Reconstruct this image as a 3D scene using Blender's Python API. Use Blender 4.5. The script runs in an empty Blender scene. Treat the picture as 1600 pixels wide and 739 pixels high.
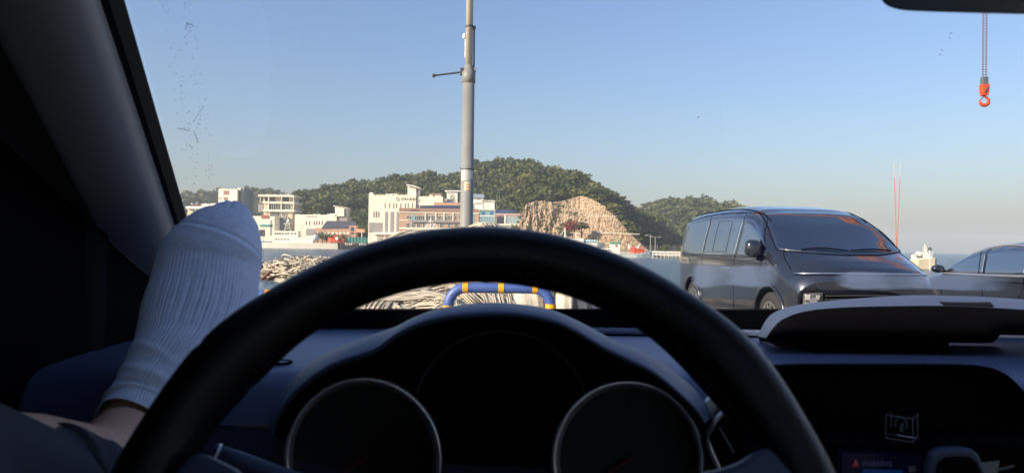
import bpy, bmesh, math, random
import numpy as np
from mathutils import Vector, Matrix
from mathutils.bvhtree import BVHTree
from mathutils import noise as mnoise
R=math.radians; PI=math.pi
sc=bpy.context.scene; col=sc.collection
random.seed(5); rng=np.random.default_rng(5)

# ---------------------------------------------------------------- camera
CZ=1.28; F=1186.0; PITCH=math.atan(15.5/F); ROLL=R(0.8)
ca,sa,cp,sp=math.cos(ROLL),math.sin(ROLL),math.cos(PITCH),math.sin(PITCH)
cam=bpy.data.cameras.new('camera'); camo=bpy.data.objects.new('camera',cam); col.objects.link(camo)
cam.sensor_width=36; cam.lens=36*F/1600; cam.clip_start=0.02; cam.clip_end=20000
M=Matrix(((ca,-sa,0,0),(-sa*sp,-ca*sp,-cp,0),(sa*cp,ca*cp,-sp,CZ),(0,0,0,1)))
camo.matrix_world=M; sc.camera=camo
cam.dof.use_dof=True; cam.dof.focus_distance=2.6; cam.dof.aperture_fstop=12.0
def ray(px,py):
    u=px-800.0; v=369.5-py
    u2=u*ca-v*sa; v2=u*sa+v*ca
    return Vector((u2, F*cp-v2*sp, F*sp+v2*cp))
def W(px,py,d):                       # world point seen at that place, d metres ahead
    r=ray(px,py); k=d/r.y
    return Vector((r.x*k, d, CZ+r.z*k))
def onplane(px,py,p,n):
    r=ray(px,py); o=Vector((0,0,CZ)); return o+r*((p-o).dot(n)/r.dot(n))

# ---------------------------------------------------------------- world, sun, exposure
SUN_EL=26.0; SUN_AZ=238.0             # azimuth clockwise from +Y: behind and to the left
w=bpy.data.worlds.new('World'); sc.world=w; w.use_nodes=True
nt=w.node_tree; nt.nodes.clear()
sky=nt.nodes.new('ShaderNodeTexSky'); sky.sky_type='NISHITA'; sky.sun_disc=False
sky.sun_elevation=R(SUN_EL); sky.sun_rotation=R(SUN_AZ); sky.air_density=1.4; sky.dust_density=2.0; sky.ozone_density=3.0
bg=nt.nodes.new('ShaderNodeBackground'); bg.inputs[1].default_value=0.082
wo=nt.nodes.new('ShaderNodeOutputWorld'); wb=nt.nodes.new('ShaderNodeMix'); wb.data_type='RGBA'; wb.blend_type='MULTIPLY'; wb.inputs[0].default_value=1; wb.inputs[7].default_value=(.92,.97,1.2,1); nt.links.new(sky.outputs[0],wb.inputs[6]); nt.links.new(wb.outputs[2],bg.inputs[0]); nt.links.new(bg.outputs[0],wo.inputs[0])
sl=bpy.data.lights.new('sun','SUN'); sl.energy=4.8; sl.angle=R(0.5); sl.color=(1.0,0.83,0.60)
so=bpy.data.objects.new('sun',sl); col.objects.link(so)
sd=Vector((math.sin(R(SUN_AZ))*math.cos(R(SUN_EL)), math.cos(R(SUN_AZ))*math.cos(R(SUN_EL)), math.sin(R(SUN_EL))))
so.rotation_euler=sd.to_track_quat('Z','Y').to_euler(); so.location=(-20,-30,40)
sc.view_settings.view_transform='Standard'; sc.view_settings.look='None'; sc.view_settings.gamma=1
sc.view_settings.exposure=0.95
cy=sc.cycles; cy.max_bounces=7; cy.diffuse_bounces=4; cy.glossy_bounces=4; cy.transmission_bounces=6; cy.transparent_max_bounces=16
cy.caustics_reflective=False; cy.caustics_refractive=False; cy.sample_clamp_indirect=6.0; cy.volume_bounces=0

# ---------------------------------------------------------------- helpers
def tag(o,label=None,cat=None,group=None,kind=None):
    if label: o['label']=label
    if cat: o['category']=cat
    if group: o['group']=group
    if kind: o['kind']=kind
    return o
def empty(name,loc,label=None,cat=None,group=None,rz=0):
    o=bpy.data.objects.new(name,None); o.empty_display_size=.1; col.objects.link(o); o.location=loc; o.rotation_euler=(0,0,rz)
    return tag(o,label,cat,group)
def rootloc(o):
    v=Vector((0,0,0))
    while o is not None: v+=Vector(o.location); o=o.parent
    return v
class MB:
    def __init__(s): s.v=[]; s.f=[]; s.n=0; s.uv=None
    def add(s,v,f):
        v=np.asarray(v,float).reshape(-1,3); s.v.append(v)
        s.f+= [tuple(int(i)+s.n for i in q) for q in f]; s.n+=len(v); return s
    def box(s,a,b):
        x0,y0,z0=a; x1,y1,z1=b
        v=[(x0,y0,z0),(x1,y0,z0),(x1,y1,z0),(x0,y1,z0),(x0,y0,z1),(x1,y0,z1),(x1,y1,z1),(x0,y1,z1)]
        return s.add(v,[(0,3,2,1),(4,5,6,7),(0,1,5,4),(1,2,6,5),(2,3,7,6),(3,0,4,7)])
    def prism(s,pts,d):                # polygon of 3D points extruded by vector d
        n=len(pts); p=[Vector(q) for q in pts]; d=Vector(d)
        v=[q[:] for q in p]+[(q+d)[:] for q in p]
        f=[tuple(range(n))[::-1],tuple(range(n,2*n))]+[(i,(i+1)%n,n+(i+1)%n,n+i) for i in range(n)]
        return s.add(v,f)
    def tube(s,pts,r,k=8,closed=False,cap=True):
        P=np.array([tuple(p) for p in pts],float); n=len(P); rr=np.full(n,r,float) if np.isscalar(r) else np.asarray(r,float)
        if closed: T=np.roll(P,-1,0)-np.roll(P,1,0)
        else: T=np.gradient(P,axis=0)
        T/=np.maximum(np.linalg.norm(T,axis=1),1e-9)[:,None]
        ref=np.array([0,0,1.0]) if abs(T[:,2]).mean()<.8 else np.array([1.0,0,0])
        A=np.cross(T,ref); A/=np.maximum(np.linalg.norm(A,axis=1),1e-6)[:,None]; B=np.cross(T,A)
        a=np.linspace(0,2*PI,k,endpoint=False)
        V=P[:,None,:]+rr[:,None,None]*(A[:,None,:]*np.cos(a)[None,:,None]+B[:,None,:]*np.sin(a)[None,:,None])
        f=[]
        m=n if closed else n-1
        for i in range(m):
            j=(i+1)%n
            for q in range(k): f.append((i*k+q,j*k+q,j*k+(q+1)%k,i*k+(q+1)%k))
        if cap and not closed: f.append(tuple(range(k))); f.append(tuple(range((n-1)*k,n*k))[::-1])
        return s.add(V.reshape(-1,3),f)
    def grid(s,G,closed_v=False):      # G[n][m] points
        G=np.array([[tuple(p) for p in r] for r in G],float); n,m=G.shape[:2]; f=[]
        for i in range(n-1):
            for j in range(m if closed_v else m-1):
                f.append((i*m+j,i*m+(j+1)%m,(i+1)*m+(j+1)%m,(i+1)*m+j))
        return s.add(G.reshape(-1,3),f)
    def lathe(s,prof,c,axis='Z',k=24,cap=True):
        pr=np.array(prof,float); a=np.linspace(0,2*PI,k,endpoint=False)
        V=np.zeros((len(pr),k,3)); x=pr[:,0][:,None]*np.cos(a); y=pr[:,0][:,None]*np.sin(a); z=np.repeat(pr[:,1][:,None],k,1)
        if axis=='Z': V[...,0]=x;V[...,1]=y;V[...,2]=z
        elif axis=='X': V[...,1]=x;V[...,2]=y;V[...,0]=z
        else: V[...,0]=x;V[...,2]=y;V[...,1]=z
        V+=np.array(tuple(c)); f=[]
        for i in range(len(pr)-1):
            for q in range(k): f.append((i*k+q,i*k+(q+1)%k,(i+1)*k+(q+1)%k,(i+1)*k+q))
        if cap: f.append(tuple(range(k))); f.append(tuple(range((len(pr)-1)*k,len(pr)*k)))
        return s.add(V.reshape(-1,3),f)
    def build(s,name,mat,parent=None,local=False,smooth=False,bevel=0,fix=True,solid=0):
        v=np.concatenate(s.v) if s.v else np.zeros((0,3))
        if parent is not None and not local: v=v-np.array(rootloc(parent)[:])
        me=bpy.data.meshes.new(name); me.from_pydata(v.tolist(),[],s.f); 
        if fix:
            b=bmesh.new(); b.from_mesh(me); bmesh.ops.recalc_face_normals(b,faces=b.faces); b.to_mesh(me); b.free()
        me.materials.append(mat)
        if smooth: me.polygons.foreach_set('use_smooth',[True]*len(me.polygons))
        o=bpy.data.objects.new(name,me); col.objects.link(o)
        if parent is not None: o.parent=parent
        if solid:
            m=o.modifiers.new('s','SOLIDIFY'); m.thickness=solid; m.offset=-1
        if bevel:
            m=o.modifiers.new('b','BEVEL'); m.width=bevel; m.segments=2; m.limit_method='ANGLE'; m.angle_limit=R(40)
        return o
def copy_tree(o,parent=None):
    c=o.copy(); col.objects.link(c); c.parent=parent
    for ch in list(o.children): copy_tree(ch,c)
    return c
def spline(pts,n):                     # Catmull-Rom through nD points
    P=np.array([tuple(p) for p in pts],float); m=len(P)
    t=np.linspace(0,m-1,n); i=np.clip(t.astype(int),0,m-2); u=(t-i)[:,None]
    g=lambda k: P[np.clip(k,0,m-1)]
    p0,p1,p2,p3=g(i-1),g(i),g(i+1),g(i+2)
    return .5*((2*p1)+(-p0+p2)*u+(2*p0-5*p1+4*p2-p3)*u**2+(-p0+3*p1-3*p2+p3)*u**3)
def sm(a,b,x):
    t=np.clip((x-a)/(b-a),0,1); return t*t*(3-2*t)

# ---------------------------------------------------------------- materials
def mat(name,c,rough=.6,metal=0,c2=None,nscale=3,bump=0,bscale=40,coat=0,spec=.5,emit=None,estr=1,stretch=None,sheen=0,detail=4):
    m=bpy.data.materials.new(name); m.use_nodes=True; n=m.node_tree; p=n.nodes['Principled BSDF']
    p.inputs['Base Color'].default_value=(*c,1); p.inputs['Roughness'].default_value=rough; p.inputs['Metallic'].default_value=metal
    p.inputs['Specular IOR Level'].default_value=spec
    if coat: p.inputs['Coat Weight'].default_value=coat; p.inputs['Coat Roughness'].default_value=.04
    if sheen: p.inputs['Sheen Weight'].default_value=sheen
    tc=n.nodes.new('ShaderNodeTexCoord'); src=tc.outputs['Object']
    if stretch:
        mp=n.nodes.new('ShaderNodeMapping'); mp.inputs['Scale'].default_value=stretch; n.links.new(src,mp.inputs[0]); src=mp.outputs[0]
    if c2:
        t=n.nodes.new('ShaderNodeTexNoise'); t.inputs['Scale'].default_value=nscale; t.inputs['Detail'].default_value=detail; n.links.new(src,t.inputs[0])
        r=n.nodes.new('ShaderNodeValToRGB'); r.color_ramp.elements[0].position=.36; r.color_ramp.elements[1].position=.66
        r.color_ramp.elements[0].color=(*c,1); r.color_ramp.elements[1].color=(*c2,1)
        n.links.new(t.outputs[0],r.inputs[0]); n.links.new(r.outputs[0],p.inputs['Base Color'])
    if bump:
        t=n.nodes.new('ShaderNodeTexNoise'); t.inputs['Scale'].default_value=bscale; t.inputs['Detail'].default_value=3; n.links.new(src,t.inputs[0])
        b=n.nodes.new('ShaderNodeBump'); b.inputs['Strength'].default_value=bump; b.inputs['Distance'].default_value=1.0/bscale
        n.links.new(t.outputs[0],b.inputs['Height']); n.links.new(b.outputs[0],p.inputs['Normal'])
    if emit: p.inputs['Emission Color'].default_value=(*emit,1); p.inputs['Emission Strength'].default_value=estr
    return m
def glassmat(name,tint=(1,1,1),ior=1.45,fac=1.0,rough=.0):
    m=bpy.data.materials.new(name); m.use_nodes=True; n=m.node_tree; n.nodes.clear()
    o=n.nodes.new('ShaderNodeOutputMaterial'); t=n.nodes.new('ShaderNodeBsdfTransparent'); t.inputs[0].default_value=(*tint,1)
    g=n.nodes.new('ShaderNodeBsdfGlossy'); g.inputs['Roughness'].default_value=rough
    fr=n.nodes.new('ShaderNodeFresnel'); fr.inputs[0].default_value=ior
    mu=n.nodes.new('ShaderNodeMath'); mu.operation='MULTIPLY'; mu.inputs[1].default_value=fac; n.links.new(fr.outputs[0],mu.inputs[0])
    x=n.nodes.new('ShaderNodeMixShader'); n.links.new(mu.outputs[0],x.inputs[0]); n.links.new(t.outputs[0],x.inputs[1]); n.links.new(g.outputs[0],x.inputs[2]); n.links.new(x.outputs[0],o.inputs[0])
    return m
m_black=mat('black_plastic',(.0025,.0025,.004),.8,spec=.03,bump=.15,bscale=900)
m_gloss=mat('piano_black',(.0015,.0015,.003),.7,spec=.06)
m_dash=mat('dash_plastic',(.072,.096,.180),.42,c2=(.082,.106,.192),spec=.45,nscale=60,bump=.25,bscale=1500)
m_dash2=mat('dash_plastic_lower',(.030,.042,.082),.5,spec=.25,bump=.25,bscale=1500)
m_hood=mat('cluster_hood_plastic',(.045,.062,.118),.42,spec=.4,bump=.3,bscale=1500)
m_leather=mat('leather',(.004,.004,.0055),.36,bump=.22,bscale=420,spec=.28)
m_seam=mat('stitching',(.004,.004,.005),.8)
m_silver=mat('satin_silver',(.42,.43,.47),.32,.8)
m_pillar=mat('pillar_fabric',(.24,.25,.26),.45,c2=(.22,.225,.235),nscale=300,bump=.15,bscale=1800,spec=.9)
m_rubber=mat('black_rubber',(.005,.005,.006),.6,spec=.15)
m_curtain=mat('sunshade_mesh',(.004,.0045,.006),.9,c2=(.007,.007,.009),nscale=9,spec=.1)
m_head=mat('headliner',(.66,.65,.62),.9); m_trim=mat('bounce_trim',(.55,.52,.47),.8)  # unseen linings and seats, made pale to bounce light into the cabin
m_sock=mat('white_cotton',(.78,.82,.94),.95,c2=(.68,.72,.86),nscale=160,bump=.55,bscale=900,sheen=.3)
m_skin=mat('skin',(.70,.38,.25),.5,c2=(.60,.31,.20),nscale=25,bump=.15,bscale=500)
m_trouser=mat('charcoal_cloth',(.035,.038,.048),.9,c2=(.028,.03,.04),nscale=30,bump=.4,bscale=900)
m_conc=mat('concrete',(.30,.28,.25),.85,c2=(.22,.205,.185),nscale=1.3,bump=.3,bscale=30)
m_pole=mat('pole_paint',(.22,.222,.215),.5,c2=(.19,.195,.195),nscale=4,spec=.4)
m_polet=mat('galvanised_steel',(.62,.58,.50),.35,.3)
m_dkmetal=mat('dark_metal',(.08,.08,.085),.5,.4)
m_blue=mat('rail_blue',(.045,.09,.30),.45,c2=(.06,.11,.33),nscale=9,bump=.1,bscale=60)
m_yel=mat('yellow_tape',(.75,.36,.01),.45)
m_rope=mat('cream_rope',(.60,.54,.43),.9,c2=(.44,.39,.31),nscale=14,bump=.6,bscale=220)
m_rope2=mat('grey_rope',(.42,.39,.34),.9,c2=(.30,.28,.25),nscale=10,bump=.6,bscale=220)
m_mound=mat('rope_heap_core',(.38,.34,.27),.95,c2=(.48,.43,.34),nscale=30,bump=1,bscale=40)
m_sack=mat('white_net_sack',(.62,.57,.48),.95,c2=(.50,.46,.39),nscale=40,bump=.9,bscale=110)
m_tarp=mat('blue_grey_tarp',(.10,.15,.20),.55,c2=(.13,.18,.235),nscale=3,bump=.3,bscale=12)
m_rust=mat('rusty_pipe',(.13,.065,.04),.8,c2=(.20,.11,.07),nscale=20,bump=.4,bscale=90)
m_boom=mat('weathered_orange',(.50,.19,.08),.6,c2=(.40,.14,.06),nscale=3)
m_orange=mat('orange_paint',(.62,.085,.02),.4,c2=(.45,.06,.02),nscale=30)
m_chain=mat('chain_steel',(.22,.10,.075),.55,.5)
m_paint=mat('van_paint',(.028,.035,.052),.18,.6,coat=1,c2=(.032,.039,.057),nscale=2)
m_paint2=mat('sedan_paint',(.016,.021,.032),.3,.3,coat=.5)
m_tint=mat('tinted_glass',(.008,.012,.020),.03,spec=.9); m_tint.node_tree.nodes['Principled BSDF'].inputs['IOR'].default_value=2.1
m_tyre=mat('tyre',(.02,.02,.021),.8,bump=.3,bscale=120)
m_alloy=mat('alloy',(.60,.60,.62),.25,.9)
m_chrome=mat('chrome',(.75,.76,.78),.12,1); m_satin=mat('satin_chrome',(.55,.57,.60),.35,.8)
m_lens=mat('lamp_lens',(.75,.75,.72),.08,.6,spec=.9,coat=1)
m_white=mat('white_paint',(.80,.78,.72),.6,c2=(.74,.72,.66),nscale=.15)
m_cream=mat('cream_render',(.80,.74,.60),.8,c2=(.74,.68,.55),nscale=.12)
m_beige=mat('beige_cladding',(.60,.52,.38),.8,c2=(.54,.47,.34),nscale=.2)
m_grey=mat('grey_cladding',(.26,.25,.25),.7)
m_pane=mat('window_glass',(.03,.04,.055),.15,spec=.8)
m_cyan=mat('green_tinted_glass',(.20,.34,.38),.15,spec=.8)
m_bluep=mat('blue_window_glass',(.03,.13,.33),.2)
m_lblue=mat('pale_blue_paint',(.38,.58,.66),.7)
m_brickD=mat('brown_fascia',(.30,.17,.12),.8)
m_redrail=mat('red_brown_rail',(.34,.11,.08),.7)
m_solar=mat('solar_panel',(.035,.045,.085),.2,spec=.6)
m_slate=mat('dark_roof',(.055,.06,.075),.6)
m_teal=mat('teal_mesh',(.06,.26,.21),.8)
m_roofg=mat('grey_roof',(.22,.22,.22),.7)
m_hullw=mat('ship_white',(.78,.74,.64),.5,c2=(.70,.66,.56),nscale=.2)
m_hullg=mat('ship_grey',(.45,.48,.48),.5)
m_dark=mat('dark_rubber_fender',(.03,.03,.035),.8)
m_trunk=mat('bark',(.10,.07,.05),.9)
def brickmat():
    m=mat('brick_wall',(.46,.27,.17),.85); n=m.node_tree; p=n.nodes['Principled BSDF']
    tc=n.nodes.new('ShaderNodeTexCoord'); mp=n.nodes.new('ShaderNodeMapping'); mp.inputs['Rotation'].default_value=(R(90),0,0); mp.inputs['Scale'].default_value=(.5,.5,.5)
    b=n.nodes.new('ShaderNodeTexBrick'); b.inputs['Color1'].default_value=(.50,.29,.18,1); b.inputs['Color2'].default_value=(.38,.21,.14,1); b.inputs['Mortar'].default_value=(.50,.40,.30,1); b.inputs['Scale'].default_value=1.2
    n.links.new(tc.outputs['Object'],mp.inputs[0]); n.links.new(mp.outputs[0],b.inputs[0]); n.links.new(b.outputs[0],p.inputs['Base Color']); return m
m_brick=brickmat()
def foliage(name,a,b,s=.02):
    m=mat(name,a,.8,spec=.2); n=m.node_tree; p=n.nodes['Principled BSDF']
    g=n.nodes.new('ShaderNodeNewGeometry'); r=n.nodes.new('ShaderNodeValToRGB')
    r.color_ramp.elements[0].color=(*a,1); r.color_ramp.elements[1].color=(*b,1)
    at=n.nodes.new('ShaderNodeAttribute'); at.attribute_name='tone'
    n.links.new(at.outputs['Fac'],r.inputs[0]); n.links.new(r.outputs[0],p.inputs['Base Color'])
    tr=n.nodes.new('ShaderNodeBsdfTranslucent'); n.links.new(r.outputs[0],tr.inputs[0]); mx=n.nodes.new('ShaderNodeMixShader'); mx.inputs[0].default_value=.22
    out=n.nodes['Material Output']; n.links.new(p.outputs[0],mx.inputs[1]); n.links.new(tr.outputs[0],mx.inputs[2]); n.links.new(mx.outputs[0],out.inputs[0]); return m
m_pine=foliage('pine_foliage',(.026,.052,.017),(.16,.165,.055))
m_far=foliage('far_foliage',(.06,.075,.035),(.13,.12,.06))
m_bush=foliage('bush_foliage',(.04,.075,.02),(.12,.16,.04))
m_redtree=foliage('red_foliage',(.22,.05,.035),(.34,.12,.08))
m_hill=mat('hill_soil',(.055,.055,.03),.95,c2=(.085,.075,.045),nscale=.05)

# ================================================================ SETTING
def waterm():
    m=mat('sea_water',(.03,.065,.095),.20,spec=.5); n=m.node_tree; p=n.nodes['Principled BSDF']
    tc=n.nodes.new('ShaderNodeTexCoord'); mp=n.nodes.new('ShaderNodeMapping'); mp.inputs['Scale'].default_value=(.55,.8,1)
    n.links.new(tc.outputs['Object'],mp.inputs[0]); nz=n.nodes.new('ShaderNodeTexNoise'); nz.inputs['Scale'].default_value=1.0; nz.inputs['Detail'].default_value=6; nz.inputs['Roughness'].default_value=.6
    n.links.new(mp.outputs[0],nz.inputs[0]); b=n.nodes.new('ShaderNodeBump'); b.inputs['Strength'].default_value=1.0; b.inputs['Distance'].default_value=.9
    n.links.new(nz.outputs[0],b.inputs['Height']); n.links.new(b.outputs[0],p.inputs['Normal']); return m
m_water=waterm()
tag(MB().add([(-5000,-5000,-2),(5000,-5000,-2),(5000,5000,-2),(-5000,5000,-2)],[(0,1,2,3)]).build('water',m_water),kind='structure')
EDGE=16.8
q=MB(); q.box((-60,-40,-3.2),(60,EDGE,0)); tag(q.build('quay_ground',m_conc),kind='structure')
q=MB(); q.box((-60,EDGE-.45,0.002),(60,EDGE+.05,.14)); tag(q.build('quay_kerb',mat('kerb_concrete',(.34,.30,.25),.85,c2=(.12,.10,.085),nscale=5)),kind='structure')

shore=[(-900,600),(150,535),(405,507),(575,500),(640,470),(800,400),(880,335),(1015,264),(1330,250)]
sp_=[W(a,380,d) for a,d in shore]
pts=[(p.x,p.y) for p in sp_]+[(sp_[-1].x+60,900),(900,2600),(-1600,2600),(-1600,700)]
l=MB(); l.prism([(x,y,-3) for x,y in pts],(0,0,3.0)); tag(l.build('far_shore_land',mat('far_land',(.26,.24,.20),.9,c2=(.14,.14,.08),nscale=.06)),kind='structure')

def clump_mesh(n,rx,rz,size,up=True):
    # leaf tufts spread through a crown volume
    c=rng.normal(size=(n,3)); c/=np.linalg.norm(c,axis=1)[:,None]; c*=(rng.random((n,1))**.4)
    c[:,2]=np.where(c[:,2]<0,c[:,2]*.35,c[:,2]); c*=np.array([rx,rx,rz]); c*=1+.35*rng.normal(size=(n,1))*.5
    a=rng.random(n)*2*PI; t=rng.normal(size=(n,3))*.45; nx=np.stack([np.cos(a),np.sin(a),t[:,2]],1); 
    b=np.cross(nx,rng.normal(size=(n,3))); b/=np.linalg.norm(b,axis=1)[:,None]; nx/=np.linalg.norm(nx,axis=1)[:,None]
    s=size*(.6+.8*rng.random((n,1)))
    Q=np.stack([c-nx*s-b*s*.6,c+nx*s*.9-b*s*.5,c+nx*s+b*s*.7,c-nx*s*.8+b*s*.5],1)
    return Q                           # n,4,3
def leafobj(name,quads,tone,mtl,parent=None,trunks=None):
    v=quads.reshape(-1,3); n=len(quads)
    if parent is not None: v=v-np.array(rootloc(parent)[:])
    me=bpy.data.meshes.new(name); me.vertices.add(len(v)); me.vertices.foreach_set('co',v.ravel())
    me.loops.add(4*n); me.loops.foreach_set('vertex_index',np.arange(4*n)); me.polygons.add(n)
    me.polygons.foreach_set('loop_start',np.arange(n)*4); me.update(calc_edges=True)
    at=me.attributes.new('tone','FLOAT','POINT'); at.data.foreach_set('value',np.repeat(tone,4).astype(np.float32))
    me.materials.append(mtl); o=bpy.data.objects.new(name,me); col.objects.link(o)
    if parent is not None: o.parent=parent
    return o
def forest(name,P,mtl,rad,leaves,size,label,cat='forest'):
    # P: n x 3 base points
    var=[clump_mesh(leaves,1,.62,size) for _ in range(10)]
    out=[];tone=[]
    for i,p in enumerate(P):
        r=rad*(.5+1.05*rng.random()**1.6); h=r*(.9+.9*rng.random())
        Q=var[rng.integers(10)]; a=rng.random()*6.28; c,s=math.cos(a),math.sin(a)
        X=Q[...,0]*c-Q[...,1]*s; Y=Q[...,0]*s+Q[...,1]*c
        out.append(np.stack([p[0]+X*r,p[1]+Y*r,p[2]+h+Q[...,2]*r],-1))
        base=rng.random()**1.3
        tone.append(np.clip(base*.8+.25*rng.random(leaves),0,1))
    o=leafobj(name,np.concatenate(out),np.concatenate(tone),mtl); return tag(o,label,cat,kind='stuff')
def interp(tab,x): t=np.array(tab,float); return np.interp(x,t[:,0],t[:,1])
def hill(name,ridge,foot,dr,df,px0,px1,nt=40,npx=110,canopy=5,back=260,noise=2.0):
    # ridge: (px,py) outline ; dr/df: depth tables of ridge and foot ; foot: height of foot
    pxs=np.linspace(px0,px1,npx); G=[]
    for a in pxs:
        row=[]; D=interp(dr,a); Df=interp(df,a); zr=W(a,interp(ridge,a),D).z-canopy; zf=interp(foot,a); zr=max(zr,zf+.5)
        for t in np.linspace(0,1,nt):
            d=Df+(D-Df)*t; z=zf+(zr-zf)*(math.sin(t*PI/2)**.9)
            p=W(a,380,d); row.append((p.x,p.y,z+noise*8*mnoise.fractal(Vector((p.x*.016,p.y*.010,zr*.1)),1.0,2.0,4)*t*(1-t)))
        for t in np.linspace(.1,1,10):
            d=D+back*t; p=W(a,380,d); row.append((p.x,p.y,max(-1,zr*(1-t*t)-2*t)))
        G.append(row)
    m=MB().grid(G); o=m.build(name,m_hill,smooth=True); tag(o,kind='structure')
    return np.array(G)
def sample(G,n,i0=0,i1=None,j0=0,j1=None):
    G=G[i0:i1,j0:j1]; a=rng.random(n)*(G.shape[0]-1.001); b=rng.random(n)*(G.shape[1]-1.001)
    i=a.astype(int); j=b.astype(int); u=(a-i)[:,None]; v=(b-j)[:,None]
    return G[i,j]*(1-u)*(1-v)+G[i+1,j]*u*(1-v)+G[i,j+1]*(1-u)*v+G[i+1,j+1]*u*v
# far left hills
Gl=hill('far_left_hill',[(150,301),(230,298),(290,297),(335,296),(365,292),(395,288),(420,290),(450,297),(480,305),(520,330),(560,350)],[(0,0),(2000,0)],[(0,1250),(2000,1250)],[(0,900),(2000,900)],120,560,canopy=31)
forest('far_left_wood',sample(Gl,1800,0,None,4,42),m_far,8,50,.26,'hazy woods covering the low distant hill at the far left')
ridge=[(440,318),(462,300),(490,297),(520,283),(545,277),(575,279),(600,275),(640,268),(668,264),(700,269),(718,264),(745,256),(775,251),(805,248),(835,252),(858,262),(880,272),(905,281),(935,291),(955,303),(980,318),(1005,332),(1030,347),(1062,366),(1090,385)]
dr=[(440,700),(800,660),(900,610),(960,580),(1000,600),(1090,640)]
df=[(440,560),(560,545),(740,520),(815,462),(905,452),(945,452),(1010,500),(1090,585)]
cl_top=[(805,372),(812,345),(822,318),(840,313),(862,316),(880,314),(895,309),(908,306),(925,311),(945,323),(965,343),(985,365),(1008,387),(1012,390)]
foot=[(440,0),(800,0),(820,W(820,330,455).z),(905,W(905,312,455).z),(945,W(945,327,455).z),(985,W(985,372,470).z),(1010,0),(1090,0)]
Gm=hill('main_hill',ridge,foot,dr,df,440,1090,npx=170,canopy=14,noise=4)
forest('pine_forest',sample(Gm,5200,0,None,0,43),m_pine,3.9,84,.20,'dense sunlit pine forest covering the main hill behind the harbour buildings')
Gr=hill('right_hill',[(960,345),(1000,322),(1020,312),(1045,306),(1075,304),(1105,305),(1140,312),(1180,325),(1230,345),(1290,375),(1320,390)],[(0,0),(2000,0)],[(0,860),(2000,860)],[(0,690),(2000,690)],960,1320,canopy=18,noise=4)
forest('right_wood',sample(Gr,2200,0,None,0,42),m_pine,5.0,64,.22,'pine woods on the lower hill behind the van roof','woods')

# quarry cliff
def cliff():
    cols=np.linspace(805,1012,230); rows=np.linspace(0,1,90); G=[]
    for a in cols:
        D0=np.interp(a,[805,905,1012],[440,425,392]); k=sm(845,930,a); top=W(a,interp(cl_top,a),D0+np.interp(a,[805,905,1012],[8,26,2])); r=[]
        for t in rows:
            lean=np.interp(a,[805,905,1012],[8,26,2]); d=D0+lean*t
            nv_=Vector((a*.11,t*3.2,1.7)); g=(mnoise.fractal(nv_,1.0,2.1,5)*3.6+mnoise.noise(Vector((a*.30,t*2.2,4)))*1.8)*(1-k)+mnoise.fractal(Vector((a*.22,t*6,9)),1.0,2.1,4)*1.2*k
            fine=mnoise.noise(Vector((a*1.1,t*26,3)))*(1.5*(1-k)+1.5*k)+(rng.random()-.5)*.7
            z=t*top.z; p=W(a,380,d+g*math.sin(min(1,t*1.2)*PI*.8)+fine); r.append((p.x,p.y,z+fine*.3))
        for t in (.5,1):
            p=W(a,380,D0+lean+30*t); r.append((p.x,p.y,top.z-1*t))
        G.append(r)
    return G
m_cl=mat('quarried_rock',(.50,.385,.26),.9,c2=(.27,.205,.14),nscale=.9,bump=1.0,bscale=.8,detail=8)
n=m_cl.node_tree; p=n.nodes['Principled BSDF']
o=MB().grid(cliff()).build('rock_cliff',m_cl); tag(o,kind='structure')
# wire net lines on the right slope
netr=empty('slope_netting',W(940,380,395),'pale cable net bands pinned over the grey right half of the quarry slope','netting')
for (pa,pb) in [((918,338),(964,338)),((930,363),(1000,366))]:
    mb=MB(); pp=[W(pa[0]+(pb[0]-pa[0])*t,pa[1]+(pb[1]-pa[1])*t,np.interp(pa[0]+(pb[0]-pa[0])*t,[905,1012],[425,392])+4) for t in np.linspace(0,1,12)]
    mb.tube(pp,.10,5); mb.build('cable_band',m_white,netr)

hb=MB(); hb.box((-5200,-5200,-4.2),(5200,5200,112)); hm=bpy.data.materials.new('haze_air'); hm.use_nodes=True; n=hm.node_tree; n.nodes.clear()
pv=n.nodes.new('ShaderNodeVolumePrincipled'); pv.inputs['Color'].default_value=(.80,.90,1,1); pv.inputs['Density'].default_value=0.00020; oo=n.nodes.new('ShaderNodeOutputMaterial'); n.links.new(pv.outputs[0],oo.inputs['Volume'])
tag(hb.build('haze',hm),kind='stuff')

# ================================================================ BUILDINGS (far shore)
def wp(px,py,D): return W(px,py,D)
def slab(mb,x0,x1,y0,y1,D,th,zb=None):
    a=W(x0,y1,D); b=W(x1,y0,D); mb.box((a.x,D,a.z if zb is None else zb),(b.x,D+th,b.z)); return mb
def building(name,label,x0,x1,y0,D,th,mtl,cat='building'):
    c=W((x0+x1)/2,380,D); r=empty(name,(c.x,c.y+th/2,0),label,cat)
    slab(MB(),x0,x1,y0,380,D,th,zb=0).build('wall',mtl,r); return r
def win(r,x0,x1,y0,y1,D,mtl=None,name='window',th=.25,frame=None,nx=0):
    m=MB(); slab(m,x0,x1,y0,y1,D-.12,th); o=m.build(name,mtl or m_pane,r)
    if frame:
        f=MB(); a=W(x0,y1,D-.17); b=W(x1,y0,D-.17); t=.16
        f.box((a.x-t,D-.2,a.z-t),(b.x+t,D-.14,a.z)); f.box((a.x-t,D-.2,b.z),(b.x+t,D-.14,b.z+t))
        for i in range(nx+2):
            xx=a.x+(b.x-a.x)*i/(nx+1); f.box((xx-t/2,D-.2,a.z+.01),(xx+t/2,D-.14,b.z-.01))
        f.build('frame',frame,o)
    return o
D=560
b=building('tower_block','tall cream block with brown recessed openings rising above the toes at left',340,371,295.5,D,26,m_cream)
for q_ in [(349,358,298,304.5),(349,356,308,313),(342,346,309,311)]: win(b,*q_,D,m_brickD)
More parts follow.
